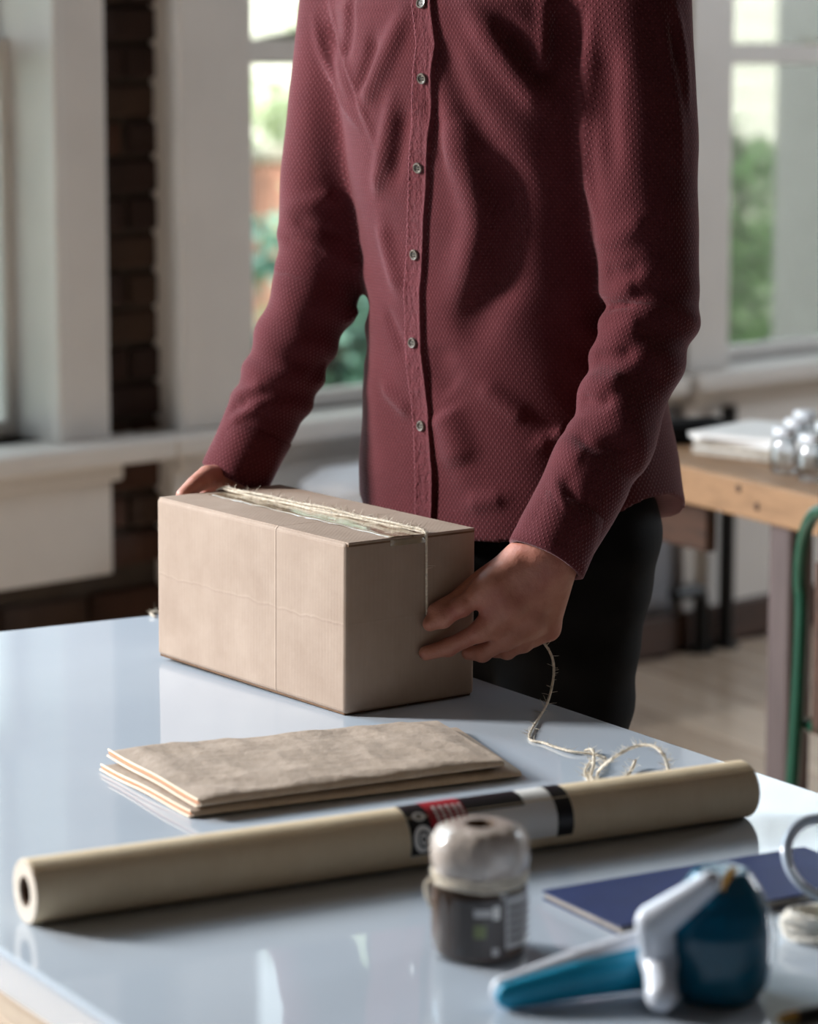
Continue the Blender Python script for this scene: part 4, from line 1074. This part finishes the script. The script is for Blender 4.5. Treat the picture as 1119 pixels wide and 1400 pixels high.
# ------------------------------------------------------------------ tape dispenser, teal and white
dc = atz(984, 1362, TZ)
disp = empty('tape_dispenser', (float(dc[0]), float(dc[1]), TZ)); tag(disp, 'teal and white hand held tape dispenser lying at the front of the table', 'tape dispenser')
DC = np.array([dc[0], dc[1], TZ])
def dpt(px, py, z): return atz(px, py, TZ+z)
def drum(P):
    q = P-DC.astype(np.float32); r = np.sqrt(q[:, 0]**2+q[:, 1]**2); z = q[:, 2]
    rr = np.interp(z, [0, .012, .028, .05, .068, .082, .096], [.026, .033, .0355, .0355, .033, .026, .016]).astype(np.float32)
    d = np.maximum(r-rr, np.abs(z-.047)-.045)
    return d
v, q = isomesh(lambda P: drum(P)-.002, DC-[.06, .06, .006], DC+[.06, .06, .12], .002, margin=.01)
v[:, 2] = np.maximum(v[:, 2], TZ+.0004)
o = finish('roll_guard', npmesh('roll_guard', v, q), M_teal, disp, world=True, angle=180); o['label'] = 'rounded glossy teal guard over the tape'
def shell_part(nm, fn, lo, hi, m, h=.0016, lab_=None):
    v, q = isomesh(fn, lo, hi, h, margin=.008); v[:, 2] = np.maximum(v[:, 2], TZ+.0003)
    o = finish(nm, npmesh(nm, v, q), m, disp, world=True, angle=180)
    if lab_: o['label'] = lab_
    return o
h0, h1, h2 = dpt(690, 1354, .012), dpt(790, 1330, .020), dpt(884, 1308, .026)
def flat(P, pts, rs, k, nrm):
    """rounded chain squashed along nrm"""
    n_ = np.asarray(nrm, np.float32); c = np.mean(pts, 0).astype(np.float32); q = P-c; s = q@n_; Pq = P+(s*(k-1))[:, None]*n_
    pp = [np.asarray(p)+((np.asarray(p)-c)@n_)*(k-1)*n_ for p in pts]
    return chain(Pq, pp, rs)/k**.5
vv = (h2-h0); vv /= np.linalg.norm(vv); hn = np.cross(vv, [0, 0, 1.]); hn /= np.linalg.norm(hn)   # horizontal normal of the handle
up_ = np.cross(hn, vv); up_ = up_ if up_[2] > 0 else -up_
hw = lambda P: flat(P, [h0, h1, h2], [.0105, .0175, .0215], 1.5, hn)
allp = np.array([h0, h1, h2]); lo, hi = allp.min(0)-.035, allp.max(0)+.035
front = hn if hn[1] < 0 else -hn
shell_part('handle', hw, lo, hi, M_whpl, lab_='white handle frame')
g0, g1, g2 = h0+front*.0085-up_*.0015, h1+front*.0095-up_*.002, h2+front*.010-up_*.004
shell_part('grip', lambda P: flat(P, [g0, g1, g2], [.0098, .0140, .0172], 1.6, hn), lo, hi, M_tealgrip, lab_='teal grip inlay on the handle')
a0, a1, a2, a3 = dpt(905, 1362, .014), aty(902, 1310, dc[1]-.012), aty(896, 1262, dc[1]-.028), aty(972, 1206, dc[1]-.036)
ar = np.array([a0, a1, a2, a3])
shell_part('arm', lambda P: flat(P, [a1, a2, a3], [.0135, .0145, .0085], 1.4, np.array([.25, -.93, .27])), ar.min(0)-.03, ar.max(0)+.03, M_whpl, lab_='white arm running up to the top of the guard')
shell_part('frame', lambda P: smin(rcone(P, a0, a1, .0115, .012), rcone(P, h2, a1, .013, .012), .01), np.minimum(ar.min(0), lo)-.01, ar.max(0)+.03, M_whpl, h=.002)
# brass blade added as the highlight glint on the crown of the guard
bm = bmesh.new(); cb = DC+np.array([.002, -.020, .0925])
Mx = Matrix.Translation(tuple(cb)) @ Matrix.Rotation(math.radians(60), 4, 'Z') @ Matrix.Rotation(math.radians(-25), 4, 'Y'); box(bm, (-.013, -.003, -.0006), (.013, .003, .0014), .0005, 1, Mx)
obj('glint_blade', bm, M_brass, disp, world=True)

# ------------------------------------------------------------------ white cord hank with a clear ring, pen (right front edge)
wc = atz(1118, 1283, TZ)
hank = empty('cotton_cord_hank', (float(wc[0]), float(wc[1]), TZ)); tag(hank, 'hank of white cotton cord at the right edge of the table', 'cord')
rng = np.random.RandomState(4)
for i in range(9):
    bm = bmesh.new(); ph = rng.uniform(0, 6.28); a0_ = .026+.006*rng.rand(); b0_ = .017+.005*rng.rand(); zo = .003+i*.0021
    P = [(a0_*math.cos(t+ph*.1)+.002*math.sin(3*t+ph)+.006, b0_*math.sin(t+ph*.1)+.002*math.cos(2*t+ph), zo+.0016*math.sin(2*t+ph)) for t in np.linspace(0, 2*math.pi, 110)]
    strand(bm, P, .0026, turns_per_m=110); obj('cord_loop', bm, M_cotton, hank)
rc = atz(1148, 1236, TZ)
M_ring = simple('clear_grey_plastic', '#b9c4d2', .15, var=.05, coat=.6)
ring = empty('plastic_ring', (float(rc[0]), float(rc[1]), TZ)); tag(ring, 'pale translucent plastic ring leaning behind the white cord', 'ring')
bm = bmesh.new(); RMx = Matrix.Rotation(math.radians(20), 4, 'Z') @ Matrix.Rotation(math.radians(52), 4, 'X')
tube(bm, [RMx @ Vector((.036*math.cos(t), .036*math.sin(t)+.036, .0)) + Vector((0, 0, .003)) for t in np.linspace(0, 2*math.pi, 48, endpoint=False)], .0034, 10, closed=True); obj('hoop', bm, M_ring, ring)
bm = bmesh.new(); tube(bm, [RMx @ Vector((.0315*math.cos(t), .0315*math.sin(t)+.036, .0)) + Vector((0, 0, .003)) for t in np.linspace(0, 2*math.pi, 48, endpoint=False)], .0016, 8, closed=True); obj('inner_lip', bm, M_whpl, ring)
pa, pb = atz(1066, 1394, TZ+.005), atz(1180, 1372, TZ+.005)
pen = empty('pen', (float(pa[0]), float(pa[1]), TZ)); tag(pen, 'dark pen with a brass tip in the bottom right corner', 'pen')
u_ = (pb-pa)/np.linalg.norm(pb-pa)
tube(bm := bmesh.new(), [pa+u_*.014, pa+u_*.06, pa+u_*.13], [.0046, .0048, .0044], 16); obj('barrel', bm, M_blackp, pen, world=True)
tube(bm := bmesh.new(), [pa-u_*.001, pa+u_*.004, pa+u_*.014], [.0022, .004, .0047], 16); obj('tip', bm, M_brass, pen, world=True)

# ------------------------------------------------------------------ wooden work table on the right
s0_ = atz(916, 683, .68); s1_ = atz(1090, 727, .68); sd = (s1_-s0_); sd /= np.linalg.norm(sd); sn = np.array([-sd[1], sd[0], 0]); sn = sn if sn[0] > 0 else -sn
WM = Matrix(((sd[0], sn[0], 0, s0_[0]), (sd[1], sn[1], 0, s0_[1]), (0, 0, 1, 0), (0, 0, 0, 1)))
wt = empty('wooden_worktable', M=WM); tag(wt, 'thick pine topped worktable with grey legs on the right behind the person', 'table')
for i in range(5):
    obj('top_plank', newbox((-.265, .001+i*.15, .68), (1.5, .149+i*.15, .744), .004, 2), M_slab, wt)
obj('apron', newbox((-.16, .06, .585), (.02, .085, .68), .003), M_dkwood, wt, smooth=False)
obj('apron', newbox((.50, .06, .60), (1.42, .085, .68), .003), M_dkwood, wt, smooth=False)
lpx = atz(1047, 722, .68); lxx = float(np.dot(lpx-s0_, sd))
for _ in range(30):                      # slide the leg along the slab until its near corner stands where the photograph has it
    c_ = s0_+sd*lxx+sn*.02; v_ = np.array([c_[0], c_[1], .5])-OV; lxx -= ((CX+F*(v_@RV)/(v_@DV))-1049)/F*(v_@DV)*1.2
for x, y in ((lxx+.0, .02), (1.40, .02), (lxx, .66), (1.40, .66)):
    obj('leg', newbox((x, y, 0), (x+.06, y+.05, .68), .004), M_leg, wt, smooth=False)
for px, py in ((1010, 668), (1035, 693)):
    p = np.array(WM.inverted() @ Vector(atplane(px, py, s0_, sn))); Mk = Matrix.Translation((p[0], -.0006, p[2])) @ Matrix.Rotation(math.pi/2, 4, 'X')
    obj('wood_knot', lathe(bmesh.new(), [(0, .0008), (.006, .0006), (.0075, -.001)], 14, Mk), M_dkwood, wt)
# papers
def wt_pt(px, py, z=.744):
    p = atz(px, py, z); return np.array(WM.inverted() @ Vector(p))
pp = wt_pt(962, 632)
for i, (dz, rz, sz, m, lb_) in enumerate(((0, .1, (.30, .21), M_paperedge, 'thick grey magazine at the bottom of the paper stack'), (.012, -.05, (.30, .215), M_paperedge, 'grey catalogue second from the bottom of the paper stack'),
                             (.024, .06, (.30, .21), M_paper, 'white catalogue third from the bottom of the paper stack'), (.033, .22, (.31, .22), M_paper, 'white booklet topmost on the paper stack'))):
    Mb = WM @ Matrix.Translation((.02, .245, .7445+dz)) @ Matrix.Rotation(rz+.25, 4, 'Z'); bk = empty('booklet', M=Mb)
    tag(bk, lb_, 'booklet', 'papers stacked on the wooden worktable'); hgt = .0115 if i < 2 else .0085
    obj('cover', newbox((-sz[0]/2, -sz[1]/2, hgt-.001), (sz[0]/2, sz[1]/2, hgt)), M_paper, bk, smooth=False)
    obj('pages', newbox((-sz[0]/2+.002, -sz[1]/2+.001, 0), (sz[0]/2-.002, sz[1]/2-.001, hgt-.001)), m, bk, smooth=False)
# jars
gl_lab = ['clear glass jar nearest the paper stack on the wooden table', 'clear glass jar at the front beside the green chair', 'clear glass jar second row behind the front jars', 'clear glass jar at the back of the group', 'clear glass jar at the right edge of the group']
for i, (px, py) in enumerate(((1072, 648), (1109, 658), (1088, 634), (1100, 622), (1130, 640))):
    p = atz(px, py, .744); jar = empty('glass_jar', (float(p[0]), float(p[1]), .7442)); tag(jar, gl_lab[i], 'jar', 'glass jars on the wooden worktable')
    obj('vessel', lathe(bmesh.new(), [(0, .002), (.018, .001), (.0225, .005), (.023, .045), (.019, .055), (.0175, .066), (.019, .068), (.0165, .068), (.016, .055), (.020, .044), (.020, .007), (0, .006)], 32), M_clear, jar)
    obj('lid', lathe(bmesh.new(), [(0, .078), (.018, .078), (.0195, .076), (.0195, .066), (.0185, .066), (.0185, .0755), (0, .0755)], 32), M_whpl, jar)  # lid coloured white to carry the bright window reflection on the jar top

# ------------------------------------------------------------------ green metal chair
gy = 4.25; gp = lambda x, y, Y=gy: aty(x, y, Y)
cb_ = gp(1100, 1060); chair = empty('green_metal_chair', (float(cb_[0])+.2, float(cb_[1])-.1, 0)); tag(chair, 'green painted metal tube chair at the right edge beside the wooden table', 'chair')
pl_top = gp(1119, 688)
A0 = np.array([gp(1106, 1075)[0], gy, gp(1106, 1075)[2]]); base_z = 0.0
x_bot, x_mid, x_top = gp(1103, 1060)[0], gp(1094, 850)[0], gp(1092, 740)[0]; ztop = gp(1119, 690)[2]
dx = np.array([.45, -.893, 0.])     # direction of the chair back
def cpt(a, z, back=0): return np.array([x_mid, gy, z])+dx*a+np.array([-.893, -.45, 0])*back
W_ = .40
left = [cpt(.035, .0, .06), cpt(.018, .35, .02), cpt(.004, .60), cpt(-.002, ztop-.11), cpt(.006, ztop-.05), cpt(.030, ztop-.012), cpt(.07, ztop), cpt(W_/2, ztop+.004)]
right = [cpt(W_-(p-cpt(0, 0))@dx, p[2], .0 if i > 2 else (.06, .02, 0)[i]) for i, p in enumerate(left)]
bm = tube(bmesh.new(), catmull(left+right[::-1][1:], 8), .0105, 12); obj('back_frame', bm, M_green, chair, world=True)
for a in (.12, .2, .28):
    obj('back_slat', tube(bmesh.new(), [cpt(a, .45, .0), cpt(a, ztop-.01, .0)], .008, 8), M_green, chair, world=True)
obj('back_panel', newbox((0, 0, 0), (.33, .006, .26), .002, 1, Matrix(((dx[0], .893, 0, cpt(.035, 0)[0]), (dx[1], .45, 0, cpt(.035, 0)[1]), (0, 0, 1, ztop-.34), (0, 0, 0, 1)))), M_dkwood, chair, world=True, smooth=False)
Mc = Matrix(((dx[0], .893, 0, cpt(0, 0)[0]), (dx[1], .45, 0, cpt(0, 0)[1]), (0, 0, 1, 0), (0, 0, 0, 1)))
obj('seat', newbox((.0, .0, .435), (.40, .38, .455), .008, 3, Mc), M_green, chair, world=True)
for x in (.02, .38): obj('front_leg', tube(bmesh.new(), [Mc @ Vector((x, .36, .44)), Mc @ Vector((x+(.02 if x > .2 else -.02), .41, .0))], .0125, 10), M_green, chair, world=True)
obj('stretcher', tube(bmesh.new(), [cpt(.025, .24, .035), cpt(.375, .24, .035)], .009, 8), M_green, chair, world=True)
for x in (.02, .38): obj('side_stretcher', tube(bmesh.new(), [cpt(x, .24, .035), Mc @ Vector((x, .385, .2))], .008, 8), M_green, chair, world=True)

# ------------------------------------------------------------------ black pipe by the wall, black case on the far end of the table
pipe = empty('heating_pipe', M=WALL @ Matrix.Translation((1.965, -.075, 0))); tag(pipe, 'black heating pipe with an elbow along the foot of the grey wall', 'pipe')
obj('riser', tube(bmesh.new(), [(0, 0, .0), (0, 0, .6)], .02, 12), M_blackmetal, pipe)
obj('elbow', tube(bmesh.new(), catmull([(-.20, 0, .155), (-.12, 0, .155), (-.10, 0, .14), (-.095, 0, .08), (-.095, 0, .0)], 5), .019, 12), M_blackmetal, pipe)
for x in (0, -.095): obj('flange', lathe(bmesh.new(), [(0, .0), (.034, .0), (.034, .008), (.022, .014), (0, .014)], 20, Matrix.Translation((x, 0, 0))), M_blackmetal, pipe)
case = empty('pencil_case', M=WM @ Matrix.Translation((-.222, .10, .7445)) @ Matrix.Rotation(math.radians(90), 4, 'Z')); tag(case, 'long black soft case lying behind the paper stack on the wooden table', 'case')
obj('body', newbox((-.15, -.032, 0), (.15, .032, .042), .014, 4), M_black, case)
obj('zip', newbox((-.13, -.002, .0415), (.13, .002, .0435), .0006), M_blackmetal, case)

# ------------------------------------------------------------------ grey bench with white bundle under the middle window
bc = WALL.inverted() @ Vector(aty(470, 640, 5.98))
bench = empty('storage_bench', M=WALL @ Matrix.Translation((bc.x+.12, -.26, 0))); tag(bench, 'low grey storage bench under the middle window', 'bench')
obj('body', newbox((-.28, -.16, .0), (.28, .16, .46), .02, 3), simple('grey_upholstery', '#8b8580', .9, var=.12, nscale=20), bench)
obj('lid', newbox((-.29, -.17, .46), (.29, .17, .50), .012, 3), simple('grey_lid', '#837d78', .8, var=.1), bench)
M_linen = simple('white_linen', '#e2e6ee', .8, var=.06, bump=.003, bscale=25)
bO = np.array(WALL @ Vector((bc.x+.12, -.26, .505)))
def bundle(P):
    q = P-bO.astype(np.float32); c, s = math.cos(math.radians(45)), math.sin(math.radians(45)); x = q[:, 0]*c+q[:, 1]*s; y = -q[:, 0]*s+q[:, 1]*c
    d = ((np.abs(x/.25)**3+np.abs(y/.14)**3+np.abs((q[:, 2]-.05)/.055)**3)**(1/3)-1)*.05
    return d+.004*vnoise(P, 18, 31)+.0025*vnoise(P*np.array([1, 1, 4], np.float32), 60, 32)
v, q = isomesh(bundle, bO-[.35, .35, .03], bO+[.35, .35, .16], .008, margin=.02); v[:, 2] = np.maximum(v[:, 2], .501)
bn = finish('linen_bundle', npmesh('linen_bundle', v, q), M_linen, None, Matrix.Translation(tuple(bO)), world=True, angle=180)
tag(bn, 'folded white linen bundle on the grey bench under the window', 'linen')
